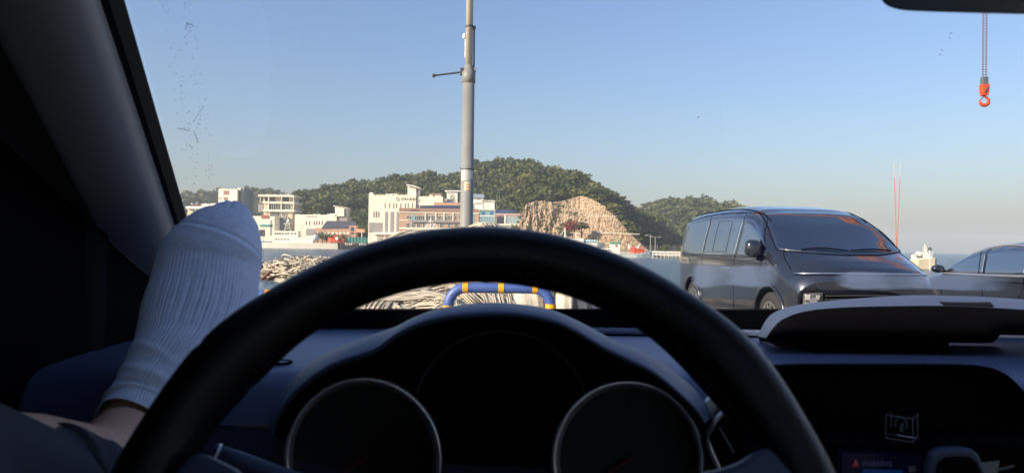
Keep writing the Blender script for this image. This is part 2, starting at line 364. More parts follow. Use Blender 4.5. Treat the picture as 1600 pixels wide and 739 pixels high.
slab(MB(),371.2,381,294.5,380,D+3,20,zb=0).build('block_shaded_side',m_grey,b); win(b,370.5,376,299,322,D+3,m_pane)  # grey tone stands for shade on the block's right side
slab(MB(),371,376,294,297,D+2,5).build('roof_box',m_white,b)
b=building('pale_blue_house','small pale blue house with a dark round opening in front of the tall cream block',342,356,317,D-12,10,m_lblue)
g=MB(); a=W(342,317,D-12); c=W(356,317,D-12); g.prism([(a.x,D-12,a.z),(c.x,D-12,a.z),((a.x+c.x*2)/3,D-12,a.z+2)],(0,10,0)); g.build('roof',m_lblue,b); win(b,350,353,318,321,D-12)
D=545
b=building('canopy_hall','long low hall with a white canopy roof on branching Y struts at far left',292,345,327,D,22,m_beige)
slab(MB(),290,347,323,326,D-4,28).build('canopy',m_white,b)
slab(MB(),315,341,319,323,D+2,14).build('roof_storey',m_cream,b)
for x in (308,316,323):
    m=MB(); 
    for dx in (-3,3): m.tube([W(x,337,D-3),W(x+dx*.4,333,D-3),W(x+dx,327,D-3)],.35,6)
    m.build('strut',m_white,b)
slab(MB(),327,340,328,345,D-.5,2).build('grey_bay',m_grey,b)
for x in range(300,313,4): win(b,x,x+1.6,320,323,D+2,m_redrail,'railing')
D=530
b=building('gabled_shed','pale shed with a shallow grey gable roof and a window row beside the pillar',287,331,338,D,18,m_white)
m=MB(); a=W(284,339,D-1); c=W(333,340,D-1); t=W(309,333.5,D-1); m.prism([a,c,t],(0,20,0)); m.build('roof',m_roofg,b)
win(b,288,304,340,342,D,m_roofg); win(b,288,304,344,346.5,D,m_roofg)
D=540
b=building('terraced_office','three storey beige office with wide glazed terraces above the ship',411,457,318,D,22,m_beige)
slab(MB(),403,459,305,307,D-1,22).build('roof',m_cream,b); slab(MB(),406,457,307,316.5,D+3,16).build('top_storey',m_beige,b)
slab(MB(),411,459.5,315.5,318,D-1,22).build('terrace_slab',m_cream,b); slab(MB(),403,411,319,331,D+2,14).build('side_wing',m_grey,b); slab(MB(),411,459,328,330.5,D-1.5,22).build('lower_slab',m_cream,b)
for q_ in [(407,411,308,315),(414,418,308,315),(419.5,430,308,315),(439,451,308,315.3)]: win(b,*q_,D+3)
for q_ in [(420.5,438,318.5,327.5),(440.5,454,318.5,327.5),(422,437,330.5,338),(440,448,330.5,338)]: win(b,*q_,D-.2,frame=m_cream,nx=4)
for x in (419,439,458): m=MB(); slab(m,x,x+1.3,307,330,D-1.3,1); m.build('column',m_cream,b)
D=520
b=building('harbour_office','low cream harbour office with a red brown roof railing behind the ship',392,429,338,D,16,m_cream)
win(b,408,420,336,341,D-.3,m_redrail,'railing'); win(b,406,426,351,354.5,D,m_teal,'green_band'); win(b,405,414,359,369,D); win(b,422,425,344,368,D,m_grey,'pipe_duct'); win(b,393,403,352,360,D)
b=building('grey_office','plain grey office block right of the red roof railing',429,446,339,D+12,18,m_grey); win(b,431,443,341,343,D+12)
D=525
b=building('slit_window_hall','long cream hall with a row of narrow slit windows and a slanted lookout tower',460,526,336,D,24,m_cream)
for x in (478,483,490,494,498,502.5): win(b,x,x+1.5,345.5,351.5,D)
win(b,478,496,337.8,339,D,m_grey,'vent'); win(b,478,492,357.5,368,D,m_grey,'shopfront')
slab(MB(),524,542.5,338,346,D+1,16).build('grey_bay',m_grey,b); slab(MB(),515,527,334,338,D+2,10).build('roof_box',m_cream,b)
m=MB(); a=W(523.5,338,D); c=W(537.5,338,D); t0=W(523.5,322,D); t1=W(537.5,324.5,D); m.prism([a,c,t1,t0],(0,5,0)); tw=m.build('lookout_tower',m_cream,b)
m=MB(); a=W(521,321,D); c=W(543,325,D); m.prism([a,c,W(543,326,D),W(521,322.5,D)],(0,9,0)); m.build('tower_roof',m_white,b)
slab(MB(),537.7,543,326,338,D+1,9).build('tower_shaded_side',m_grey,b)  # right side of the tower, its shade given as a grey slab
D=508
b=building('orange_brick_house','low orange brick house with a large dark sloping roof above green hedge',492,556,357,D,14,m_brick)
m=MB(); m.prism([W(502,357,D-.5),W(556,356,D-.5),W(556,346.5,D+9),W(510,346,D+9)],(0,.6,.4)); m.build('roof',m_slate,b)
slab(MB(),545,556.5,352.5,372,D-1.5,6,zb=0).build('entrance_bay',m_brick,b); win(b,548.5,553,355,361,D-1.5); win(b,548.5,553,363.5,366,D-1.5)
slab(MB(),556.5,567,358,363,D-2,8).build('porch_roof',mat('peach_fascia',(.66,.36,.22),.8),b)
m=MB(); m.tube([W(565.5,363,D-2),W(565.5,386,D-2)],.3,6); m.build('porch_post',m_white,b)
for x in range(494,545,6): win(b,x,x+3.5,363,366,D,m_white,'lower_window')

# main white hall
D=505
b=building('white_hall','big white windowless looking hall with slit windows and grey bays below the hill',575,650,305,D,40,m_cream)
slab(MB(),650,692,307.5,380,D+1,36,zb=0).build('wing',m_cream,b)
for x in (583.5,587.2,591): win(b,x,x+1.7,330.5,340,D,name='slit_window')
for x in (601,608,614.5,619,625.5,632.5,637,643.5,649.6): win(b,x,x+1.3,317.5,325.5,D-(.0),name='slit_window')
win(b,576.5,598,348,363.5,D,m_grey,'ground_floor_bay',th=.6)
for x0,x1 in ((601,606.5),(609.5,616),(619,624)): win(b,x0,x1,331,363,D,m_grey,'tall_bay',th=.6)
for x in range(585,650,7): m=MB(); slab(m,x,x+3,303.8,305.3,D,2); m.build('parapet_cap',m_cream,b)
slab(MB(),577,582.5,301,305,D+2,5).build('roof_box',m_white,b)
slab(MB(),604,621,303.3,305.3,D+10,8).build('roof_lantern',m_white,b)
m=MB(); m.prism([W(637,306,D+6),W(650,306,D+6),W(650,292,D+6),W(637,289,D+6)],(0,6,0)); st=m.build('stair_tower',m_cream,b)
m=MB(); m.prism([W(634.5,288.2,D+4),W(645,289.5,D+4),W(657,294,D+4),W(657,295,D+4),W(645,291,D+4),W(634.5,289.4,D+4)],(0,10,0)); m.build('tower_roof',m_white,b)
slab(MB(),650.2,656,295,306,D+7,5).build('tower_shaded_side',m_grey,b)  # grey slab carries the shade on the stair tower's right side
for x in (639.5,642.5,645.5): win(b,x,x+1,293,293.8,D+6,m_grey,'vent')
slab(MB(),671,689,303.5,308,D+8,8).build('roof_storey',m_cream,b); win(b,676.5,679,304.2,307,D+8); slab(MB(),670.5,689.5,302.8,303.6,D+7,10).build('storey_roof',m_brickD,b)
slab(MB(),582,624,363.6,366,D-2.5,6).build('plinth',m_white,b); 
for x in (587,600,613): m=MB(); slab(m,x,x+1.2,366,384,D-2,1.2,zb=0); m.build('plinth_post',m_white,b)
def text(body,px0,px1,py0,py1,D,mtl,parent,name='sign_lettering',thick=.05):
    c=bpy.data.curves.new('t','FONT'); c.body=body; c.extrude=.02; o=bpy.data.objects.new('t',c); col.objects.link(o)
    dg=bpy.context.evaluated_depsgraph_get(); me=bpy.data.meshes.new_from_object(o.evaluated_get(dg)); bpy.data.objects.remove(o)
    V=np.array([v.co[:] for v in me.vertices]); V[:,:2]-=V[:,:2].min(0); sc_=V[:,:2].max(0); V[:,:2]/=sc_
    a=W(px0,py1,D); bb=W(px1,py0,D)
    P=np.stack([a.x+V[:,0]*(bb.x-a.x),np.full(len(V),D)-V[:,2]/.02*thick,a.z+V[:,1]*(bb.z-a.z)],1)
    f=[tuple(p.vertices) for p in me.polygons]; bpy.data.meshes.remove(me)
    return MB().add(P,f).build(name,mtl,parent,fix=False)
m_let=mat('dark_letters',(.10,.10,.09),.6)
text('거여스종합관',626,653,309.3,313.2,D-.15,m_let,b)
m=MB(); c=W(621.3,311.2,D-.15); m.tube([(c.x+1.0*math.cos(a),c.y,c.z+.95*math.sin(a)) for a in np.linspace(0,2*PI,17)[:-1]],.2,5,closed=True); m.build('round_emblem',m_let,b)
# brick building
D=470
b=building('brick_school','long brown brick building with white framed windows and a solar panel roof band',624,748,332.5,D,24,m_brick)
slab(MB(),623.5,770,327,330.2,D-.8,26).build('cornice',m_brickD,b); slab(MB(),623.5,770,330.2,332.4,D-.5,25).build('white_band',m_cream,b)
slab(MB(),678,735,317,323,D+12,12).build('set_back_storey',m_brick,b); 
m=MB(); m.prism([W(656,327,D+.5),W(738,327,D+.5),W(738,321.5,D+4),W(656,321.5,D+4)],(0,.3,.2)); m.build('solar_band',m_solar,b)
for x in (644,): win(b,x-8,x-5,337,342,D-.1,frame=m_cream,nx=0)
bx=[(648,663),(667,679.5),(682,692),(695,706)]
for x0,x1 in bx: win(b,x0,x1,337,344.2,D,frame=m_cream,nx=4)
win(b,643,648,335,346,D,m_cyan,'glass_corner'); slab(MB(),643,722,345.6,347.4,D-1,1.4).build('balcony_slab',m_roofg,b)
for x in (664,680.3,693,707): m=MB(); slab(m,x,x+1.6,333,345.4,D-.6,.8); m.build('pier',m_white,b)
for x in (634.5,643,651.5,660,673,687,699,710): win(b,x,x+5,348.5,355.5,D,frame=m_white,nx=1)
for x in (634.5,640.5,710.5,716): win(b,x,x+2.5,337,343,D,frame=m_white,nx=0)
for x in (634,641,652,664): win(b,x,x+4,361,366,D,frame=m_white,nx=1)
slab(MB(),624,640,343.7,344.8,D-.3,.5).build('string_course',m_cream,b); slab(MB(),624,720,356.5,358,D-.3,.5).build('string_course',m_cream,b)
for x0,x1 in ((738,742),): win(b,x0,x1,334,348,D,m_cyan)
text('국제해양관',640,655,327.9,329.4,D-.95,m_let,b)
g=building('glass_entrance_block','pale green glass block with two blue windows right of the grey pole',748.5,773.5,328,D-3,14,m_cyan)
slab(MB(),748,774,327,328,D-3.6,15).build('roof_edge',m_cream,g)
for x0 in (752.5,765.5): win(g,x0,x0+5,331,335.5,D-3,m_bluep,frame=m_cyan)
for x in (748,773): m=MB(); slab(m,x,x+.8,328,366,D-3.4,.5); m.build('corner_post',m_cream,g)
for x in range(751,773,4): m=MB(); slab(m,x,x+.35,338,349,D-3.2,.3); m.build('mullion',m_white,g)
slab(MB(),749,773,337,338,D-3.3,.4).build('spandrel',m_white,g); slab(MB(),749,773,349.3,350.6,D-3.3,.4).build('spandrel',m_cream,g)
g=building('long_glass_wing','low brick wing with a long strip of pale glazing ending beside the quarry cliff',774,829,336,D-12,20,mat('rose_brick',(.36,.24,.20),.85))
slab(MB(),774,829.5,334.3,336,D-12.5,21).build('roof_edge',mat('pink_fascia',(.52,.36,.33),.8),g)
win(g,776,787.5,338.5,350,D-12,m_pane); win(g,791,822,338.5,352,D-12,m_cyan,frame=m_cream,nx=12); slab(MB(),774.5,829,350.5,352,D-12.6,.5).build('string_course',m_cream,g)
m=MB(); slab(m,788,790.3,336,352,D-12.5,.5); m.build('pier',m_white,g)
for x in (778,785,793,801,809,817): win(g,x,x+5,353.5,362,D-12,m_cyan,frame=m_cream,nx=1)
m=MB(); m.prism([W(775,334,D-8),W(812,334,D-8),W(806,329,D+2),W(775,328,D+2)],(0,.3,.2)); m.build('solar_band',m_solar,g)
# rooftop white blocks behind (campus halls on the rise)
D=525
g=building('emblem_tower_house','white rooftop block with a round sun emblem just left of the grey pole',697,715,299,D,14,m_white)
slab(MB(),695,719,297.8,299.2,D-1,16).build('roof',m_white,g); slab(MB(),715.2,719,299.3,380,D+1,12,zb=0).build('side_bay',m_grey,g)
for x in (702,705,708.3): win(g,x,x+1.6,302.8,304,D,m_let,'vent')
m=MB(); c=W(706,308.5,D-.3); m.tube([(c.x+1.1*math.cos(a),c.y,c.z+1.15*math.sin(a)) for a in np.linspace(0,2*PI,17)[:-1]],.28,5,closed=True)
for a in np.linspace(0,2*PI,9)[:-1]: m.tube([(c.x+1.5*math.cos(a),c.y,c.z+1.5*math.sin(a)),(c.x+1.9*math.cos(a),c.y,c.z+1.9*math.sin(a))],.12,4)
m.build('sun_emblem',mat('olive_emblem',(.30,.29,.20),.7),g)
text('ㅣ스이ㅣ소니ㅣ',699,712,311.5,314.5,D-.15,mat('faint_letters',(.36,.35,.27),.7),g)
g=building('stepped_white_hall','stepped white hall with grey sloping roof just right of the grey pole',737,755,309,D,20,m_white)
m=MB(); m.prism([W(736,309,D-1),W(757,309,D-1),W(756,304.5,D+8),W(736,303.5,D+8)],(0,.4,.4)); m.build('roof',mat('blue_grey_roof',(.24,.30,.34),.6),g)
slab(MB(),755,773,313.5,380,D-3,18,zb=0).build('lower_hall',m_white,g); m=MB(); m.prism([W(753,312.4,D-3.6),W(775,314.5,D-3.6),W(775,315.3,D-3.6),W(753,313.4,D-3.6)],(0,18,0)); m.build('hall_roof',m_cream,g)
for x in (757.5,761,764.7): win(g,x,x+1.6,315.3,316.5,D-3,m_let,'vent')
for q_ in [(744,751,311,312),(742.5,754,317,319),(752,755,313,315.5)]: win(g,*q_,D,m_grey)
win(g,737,741,318,330,D,m_grey)
slab(MB(),774,780,319,380,D+4,10,zb=0).build('glass_bay',m_lblue,g)

# retaining wall with thin poles beside the cliff
for i,x in enumerate((776.5,780.8,786,790.5)):
    m=MB(); a=W(x,305,D-8); m.tube([(a.x,a.y,0),a],.14,6); o=m.build('thin_mast',mat('mast_green',(.30,.34,.20),.6)); 
    tag(o,['leftmost thin pale mast in front of the pines beside the stepped white hall','second thin pale mast from the left in front of the pines','third thin pale mast from the left in front of the pines','rightmost thin pale mast in front of the pines nearest the quarry cliff'][i],'mast','thin masts beside the quarry cliff')

for k,(px,pt,D) in enumerate([(433,350,498),(472,352,498),(507,356,494),(548,352,494),(580,358,492),(412,352,500)]):
    p=W(px,pt,D); rr_=empty('quay_lamp_post',(p.x,p.y,0),['lamp post standing behind the bridge of the patrol ship','lamp post in front of the slit window hall','lamp post above the orange rescue boat','tallest lamp post by the teal fence','lamp post before the left wall of the white hall','lamp post just right of the toes'][k],'lamp post','lamp posts along the far quay')
    m=MB(); m.tube([(p.x,p.y,0),p],[.16,.10],6); m.build('post',m_pole,rr_); m=MB(); m.tube([p,(p.x+1.8,p.y,p.z+.3)],.08,5); m.build('arm',m_pole,rr_)
for k,(px,c_,lb) in enumerate([(455,m_white,'white car parked left of the slit window hall'),(463,m_pane,'dark car parked in front of the slit window hall corner'),(551,m_roofg,'grey car parked between teal fence and porch'),(559,m_pane,'dark car parked right under the peach porch roof'),(573,m_white,'white car parked at the right end of the teal fence'),(579,m_bluep,'blue car parked before the white hall corner')]):
    p=W(px,384,491); rr_=empty('parked_car',(p.x,p.y,0),lb,'car','cars parked along the far quay')
    m=MB(); m.prism([(p.x-2.1,p.y,.35),(p.x+2.1,p.y,.35),(p.x+2.1,p.y,.85),(p.x+1.2,p.y,.95),(p.x+.6,p.y,1.45),(p.x-1.1,p.y,1.45),(p.x-1.9,p.y,.95),(p.x-2.1,p.y,.9)],(0,1.7,0)); m.build('body',c_,rr_)
    m=MB(); m.prism([(p.x+1.0,p.y-.03,.98),(p.x+.5,p.y-.03,1.38),(p.x-1.0,p.y-.03,1.38),(p.x-1.6,p.y-.03,.98)],(0,.05,0)); m.build('window',m_pane,rr_)
    for s_ in (-1.35,1.35): m=MB(); m.lathe([(.33,-.1),(.33,.12)],(p.x+s_,p.y,.33),axis='Y',k=10); m.build('wheel',m_tyre,rr_)
# rooftop units and railings
def roofbits(o,x0,x1,py,D,seed):
    g=np.random.default_rng(seed)
    for k in range(5):
        x=x0+(x1-x0)*g.random(); slab(MB(),x,x+1.5+2*g.random(),py-1.6,py+.1,D+3+4*g.random(),2).build('roof_unit',m_hullg,o)
bl={o['label']:o for o in bpy.data.objects if o.get('category')=='building'}
for key,x0,x1,py,D in (('three storey beige',412,452,305,545),('long cream hall',462,512,336,530),('big white windowless',600,632,305,512),('long brown brick',630,700,327,480),('long low hall',295,335,319,552),('low brick wing',778,820,334.4,462),('stepped white hall',757,771,313.5,527)):
    for lb,o in bl.items():
        if lb.startswith(key): roofbits(o,x0,x1,py,D,len(key))

# ================================================================ trees one can tell apart
def tree(name,label,px,py_top,D,rad,mtl,group=None,zb=0,leaves=200,size=.3,flat=.8,cat='tree'):
    t=W(px,py_top,D); r=empty(name,(t.x,t.y,zb),label,cat,group); h=t.z-zb
    Q=[]
    for k in range(7):
        a=rng.random()*6.28; rr=rad*.55*rng.random()**.5; c=np.array([t.x+rr*math.cos(a),t.y+rr*math.sin(a),t.z-rad*flat*(.35+.75*rng.random())])
        Q.append(clump_mesh(leaves//7,rad*.5,rad*.42*flat,size*rad*.32)+c)
    Q=np.concatenate(Q); leafobj('crown',Q,rng.random(len(Q)),mtl,r)
    m=MB(); m.tube([(t.x,t.y,zb),(t.x+.1*rad,t.y,zb+h*.5),(t.x,t.y,t.z-rad*.5)],[rad*.1,rad*.07,rad*.03],6)
    m.tube([(t.x+.08*rad,t.y,zb+h*.5),(t.x+.5*rad,t.y,t.z-rad*.6*flat)],[rad*.05,rad*.02],5); m.tube([(t.x+.05*rad,t.y,zb+h*.55),(t.x-.45*rad,t.y,t.z-rad*.6*flat)],[rad*.05,rad*.02],5); m.build('trunk',m_trunk,r)
    return r
for i,(x,y) in enumerate([(496,362),(503,361),(510,363),(518,361.5),(526,363),(534,364),(541,365)]):
    tree('round_shrub',['leftmost','second from the left','third from the left','middle','third from the right','second from the right','rightmost'][i]+' green shrub of the hedge in front of the orange brick house',x,y,500,4.2,m_bush,'hedge shrubs by the orange brick house',leaves=260,flat=1.2)
tree('red_leaved_tree','red leaved tree at the foot of the quarry cliff',893,344,415,6.5,m_redtree,leaves=400)
tree('cliff_pine','dark pine leaning beside the red leaved tree under the cliff',908,345,418,5.5,m_pine,leaves=350)
tree('bright_bush','yellow green bush clinging to the rock left of the red leaved tree',884,350,418,4.5,m_bush,leaves=300,flat=1.6,cat='bush')
tree('yard_tree','small round green tree behind the white quay fence left of the van',1039,382,300,2.6,m_bush,leaves=260)
tree('yard_shrub','low shrub at the right end of the white quay fence by the van',1061,388,300,2.0,m_bush,leaves=200,cat='shrub')
for i,(x,y,d) in enumerate([(967,305,585),(958,299,580),(944,293,585),(975,311,590),(985,317,590),(920,284,600),(996,323,600),(1010,331,610)]):
    zb=W(x,y,d).z-12
    tree('skyline_pine',['pine directly above the top corner of the net slope','pine left of the net slope top on the falling ridge','pine standing highest on the falling ridge right of the summit','pine a little right of the net slope top on the ridge','pine halfway down the falling ridge above the shaded woods','topmost pine where the ridge begins to fall','second lowest pine on the falling ridge','lowest pine on the ridge beside the gap between both hills'][i],x,y,d,6.0,m_pine,'pines along the falling ridge above the quarry',zb=zb,leaves=240,flat=.55)
for i,(x,y,d) in enumerate([(566,344,530),(572,352,520),(558,336,545),(568,330,560),(575,338,560)]):
    tree('broadleaf_tree',['yellow green tree closest behind the porch of the orange brick house','lowest yellow green tree touching the left wall of the white hall','leftmost yellow green tree above the dark roof end','tallest yellow green tree left of the white hall','yellow green tree half hidden by the white hall corner'][i],x,y,d,7,m_bush,'broadleaf trees left of the white hall',leaves=420,flat=1.0)
for i,(x,y) in enumerate([(606,372),(598,376),(612,375)]):
    tree('waterside_bush',['middle and tallest waterside bush below the white hall plinth','leftmost waterside bush below the white hall plinth','rightmost waterside bush below the white hall plinth'][i],x,y,485,3.2,m_bush,'waterside bushes below the white hall',leaves=220,cat='bush')
# vegetation on the cliff
P=[]
for _ in range(70):
    a=rng.uniform(838,905) if rng.random()<.7 else rng.uniform(812,830); t=rng.random(); D0=np.interp(a,[805,905,1012],[440,425,392]); zt=W(a,interp(cl_top,a),D0+15).z
    p=W(a,380,D0-1+10*t); P.append((p.x,p.y,zt*t*.9))
forest('cliff_scrub',np.array(P),m_bush,.9,40,.3,'green scrub growing in the gullies of the quarry rock','scrub')
P=[]
for a in np.linspace(806,1000,90):
    D0=np.interp(a,[805,905,1012],[440,425,392])+np.interp(a,[805,905,1012],[8,26,2]); p=W(a,interp(cl_top,a),D0+1+rng.random()*8); P.append((p.x,p.y,p.z-.5-.8*rng.random()))
forest('cliff_top_pines',np.array(P),m_pine,2.4,70,.24,'pines overhanging the top edge of the quarry cliff','pines')

# ================================================================ ships and quay furniture far off
def ship(name,label,x0,x1,ywl,ydeck,D,beam,hull_m,cat='ship',bow='R'):
    a=W(x0,ywl,D); b_=W(x1,ydeck,D); L=b_.x-a.x; zd=W((x0+x1)/2,ydeck,D).z
    r=empty(name,((a.x+b_.x)/2,D,-2),label,cat)
    G=[]
    for t in np.linspace(0,1,17):
        s=t if bow=='R' else 1-t
        wd=beam/2*min(1,(1-s)*4+.04)**.6; fl=.78+.22*s; x=a.x+L*t; zz=zd+(1.2*max(0,s-.75)*4 if L>20 else .5*s)
        G.append([(x,D-wd,zz),(x,D-wd*fl,-2.4),(x,D+wd*fl,-2.4),(x,D+wd,zz),(x,D-wd,zz)])
    m=MB().grid(G); m.add([g_[0] for g_ in [G[0]]]+[G[0][1],G[0][2],G[0][3]],[(0,1,2,3)]); m.build('hull',hull_m,r)
    return r
def sbox(r,x0,x1,y0,y1,D,th,mtl,name): m=MB(); a=W(x0,y1,D); b_=W(x1,y0,D); m.box((a.x,D,a.z),(b_.x,D+th,b_.z)); return m.build(name,mtl,r)
D=488
s=ship('patrol_ship','long white patrol ship with a windowed bridge and lattice mast moored right of the toes',372,530,387.5,379,D,9,m_hullw,bow='L')
sbox(s,426,489,371.5,379.5,D-3,6,m_hullw,'deckhouse'); sbox(s,425,466,361,371.4,D-2.6,5.5,m_hullw,'bridge'); 
for x in (429,432.5,436,440,445,449,455,460): win(s,x,x+2.6,364,366,D-2.6,th=.3)
for x in (430,434,439,444,449): win(s,x,x+2.2,373,375,D-3,th=.3)
m=MB()
for dx in (-5,5): m.tube([W(449+dx,361,D),W(450,341,D)],.16,5)
for k in range(5): m.tube([W(449-4.4+k*.9,358-k*4,D),W(449+4.4-k*.9,356-k*4,D)],.14,5)
m.tube([W(443,350,D),W(457,349,D)],.2,5); m.build('lattice_mast',m_white,s)
m=MB(); c=W(451,346,D-.5); m.lathe([(.05,-.5),(1.1,-.2),(1.1,.3),(.05,.9)],c,k=10); m.build('radar_dome',m_white,s)
for x in (431,435,463): m=MB(); m.tube([W(x,361,D),W(x,352,D)],.1,4); m.build('aerial',m_white,s)
sbox(s,396,424,377,379.6,D-3,6,m_bluep,'blue_deck_cover')
m=MB(); c=W(493,376,D-2); m.lathe([(2.0,0),(2.6,1.5),(2.2,3.2),(.1,4.2)],(c.x,c.y,c.z),k=12); m.build('deck_winch_cover',m_hullg,s)
for x in (410,470,500,515): m=MB(); m.tube([W(x,379,D-3.5),W(x,374.5,D-3.5)],.09,4); m.build('rail_post',m_white,s)
def rib(px0,px1,py,D,label,name='rescue_boat'):
    r=ship(name,label,px0,px1,py,py-4,D,2.6,m_orange,'boat'); 
    zz=W(px0,py,D).z
    for o in r.children: o.location.z+= 0
    return r
# orange work boat raised on the stern deck
c0=W(526,376,D-1); r=empty('orange_rescue_boat',(c0.x,c0.y,W(526,379,D).z),'bright orange rescue boat standing on the stern deck of the patrol ship','boat')
m=MB(); G=[]
for t in np.linspace(0,1,11):
    a=W(512.5+t*26,376,D-1); wd=1.5*min(1,(t*4+.05))**.6; G.append([(a.x,a.y-wd,c0.z+1.3-.6*t*t*0+ .9*(1-t)**3),(a.x,a.y-wd*.6,c0.z-1.0),(a.x,a.y+wd*.6,c0.z-1.0),(a.x,a.y+wd,c0.z+1.3)])
m.grid(G,closed_v=True).build('hull',m_orange,r)
sbox(r,521,526,368.5,373.5,D-1.5,2,m_orange,'cabin'); m=MB(); m.lathe([(1.0,-.6),(1.0,.6)],W(526.5,372.6,D-3),axis='Y',k=14); m.build('life_ring',m_white,r); m=MB(); m.tube([W(524.5,369,D-1),W(525,366,D-1)],.25,5); m.tube([W(533.5,375,D-1),W(534,367,D-1)],.2,5); m.build('davit_post',m_orange,r)
# dark dock
m=MB(); slab(m,531,640,384,392,483,12,zb=-2.6); o=m.build('floating_dock',m_dark); tag(o,'dark floating dock at the waterline right of the patrol ship','dock')
m=MB()
for x in np.arange(534,572,3.2): a=W(x,384,482.6); m.box((a.x,482.3,a.z-2),(a.x+.35,482.7,a.z+1.2))
o=m.build('dock_fender_row',m_dark); tag(o,'row of dark upright fenders along the front of the floating dock','fender')
fr=empty('teal_fence',W(556,380,487),'teal mesh fence on the quay in front of the porch of the orange brick house','fence')
m=MB(); slab(m,541,575,371,379,488,.15); m.build('mesh_panel',m_teal,fr)
for x in range(541,576,5): m=MB(); slab(m,x,x+.6,370,384,487.6,.3,zb=0); m.build('fence_post',m_dkmetal,fr)
def small_van(px,py,D,label,mtl,cat='parked van',g=None):
    p=W(px,py,D); r=empty('parked_van',(p.x,p.y,0.0),label,cat,g)
    m=MB(); m.prism([(p.x-2.3,p.y,.4),(p.x+2.3,p.y,.4),(p.x+2.3,p.y,1.2),(p.x+1.5,p.y,1.9),(p.x-2.2,p.y,2.0),(p.x-2.3,p.y,1.2)],(0,1.8,0)); m.build('body',mtl,r)
    m=MB(); m.box((p.x-1.9,p.y-.04,1.25),(p.x+1.4,p.y+.02,1.75)); m.build('window',m_pane,r)
    for s_ in (-1.5,1.4): m=MB(); m.lathe([(.36,-.1),(.36,.15)],(p.x+s_,p.y,.36),axis='Y',k=12); m.build('wheel',m_tyre,r)
small_van(545,383,484.5+1,'white van parked on the quay by the teal fence post',m_white)
small_van(567,384,486,'white van parked beneath the porch post',m_white)
s=ship('white_launch','small white launch with a cabin below the left end of the white hall',583,602,381,376,478,3.4,m_hullw,'boat'); sbox(s,588,597,371.5,376.5,477.5,2,m_hullw,'cabin'); win(s,589,592,372.5,374,477.5,th=.2); win(s,593.5,596,372.5,374,477.5,th=.2)
for k,(x0,x1,lb) in enumerate([(590,606,'small blue hulled boat moored below the right waterside bush'),(608,626,'small white boat moored under the plinth right end')]):
    s=ship('moored_boat',lb,x0,x1,383,379.5,470,3,[m_bluep,m_hullw][k],'boat'); sbox(s,x0+5,x0+10,376.5,379.6,469.3,1.6,m_hullw,'cabin'); m=MB(); m.tube([W(x0+11,379,470),W(x0+11,370,470)],.08,5); m.build('mast',m_white,s)
# small crane ship masts in front of the brick building
s=ship('white_trawler','white trawler with a cluttered mast showing over the rope heap',648,712,378,369,440,7,m_hullw,'ship')
sbox(s,655,672,361,369,438,5,m_hullw,'wheelhouse'); 
m=MB(); m.tube([W(672,368,440),W(673,340,440)],.22,5); m.tube([W(664,352,440),W(682,350,440)],.18,5); m.tube([W(660,362,440),W(673,343,440)],.1,4); m.tube([W(690,366,440),W(673,343,440)],.1,4)
for k in range(7): m.tube([W(662+k*3,360-k%3*3,440),W(665+k*3,354-k%2*4,440)],.25,4)
m.build('mast',m_white,s)
# right group
D=330
s=ship('sailing_boat','boat with a pale triangular mast rig under the yellow rock face',868,905,388,378,D,5,m_hullw,'boat')
m=MB(); m.tube([W(883,380,D),W(883,356,D)],.22,5); m.tube([W(883,358,D),W(872,372,D)],.08,4); m.prism([W(881,372,D),W(885.5,372,D),W(883,359,D)],(0,.3,0)); m.build('mast',m_white,s)
s=ship('white_work_ship','white work ship with a blue windowed cabin in front of the quarry',890,945,392,381,300,6,m_hullw)
sbox(s,893,912,372.5,383,298,5,m_hullw,'wheelhouse'); sbox(s,912.2,934,375,384,298.5,4.5,m_lblue,'cabin')
for x in (914,918,922,926,930): win(s,x,x+2.2,377,379,298.5,th=.2)
m=MB(); m.tube([W(900,372,300),W(900,364,300)],.15,5); m.tube([W(891,363.5,300),W(900,364.5,300)],.12,4); m.build('mast',m_white,s)
D=262
s=ship('grey_green_patrol_boat','pale green grey boat with a white funnel and red deck gear left of the van',905,1021,405,396.5,D,7,mat('pale_green_hull',(.50,.56,.54),.5),'ship')
sbox(s,955,969,380.5,397,D-2,4,m_hullw,'funnel'); sbox(s,954,971,378.6,380.8,D-2.2,4.5,m_teal,'funnel_cap'); m=MB(); c=W(963,384,D-2.1); m.lathe([(.35,-.05),(.35,.05)],c,axis='Y',k=12); m.build('round_emblem',m_let,s)
m=MB()
for x in (958,962,966): m.tube([W(x,378.8,D),W(x+1,375,D)],.14,5)
m.build('aerial',m_teal,s)
sbox(s,940,954,388,398,D-2,4,m_hullw,'bridge')
for x in (942,946,950): win(s,x,x+2,390,392,D-2,th=.2)
m=MB(); m.tube([W(978,397,D),W(978,362,D)],.12,5); m.build('thin_mast',m_brickD,s)
for x in range(972,1020,6): m=MB(); m.tube([W(x,397.5,D-3.3),W(x,394,D-3.3)],.05,4); m.build('rail_post',m_white,s)
c0=W(996,392,D); r=empty('red_work_boat',(c0.x,c0.y,W(996,396.5,D).z),'red inflatable work boat with white horns stowed on the pale green deck','boat')
G=[]
for t in np.linspace(0,1,11):
    a=W(985+t*21,392,D-1); wd=1.2*min(1,(t*4+.05))**.6; G.append([(a.x,a.y-wd,c0.z+.5+.9*(1-t)**2),(a.x,a.y-wd*.6,c0.z-.8),(a.x,a.y+wd*.6,c0.z-.8),(a.x,a.y+wd,c0.z+.5)])
m_red=mat('red_paint',(.50,.07,.035),.5)
MB().grid(G,closed_v=True).build('hull',m_red,r)
m=MB()
for k in range(5): m.tube([W(987+4*k,392,D-1),W(988+4*k,386+k%2*2,D-1),W(991+4*k,388,D-1)],.18,5)
m.build('roll_cage',m_red,r)
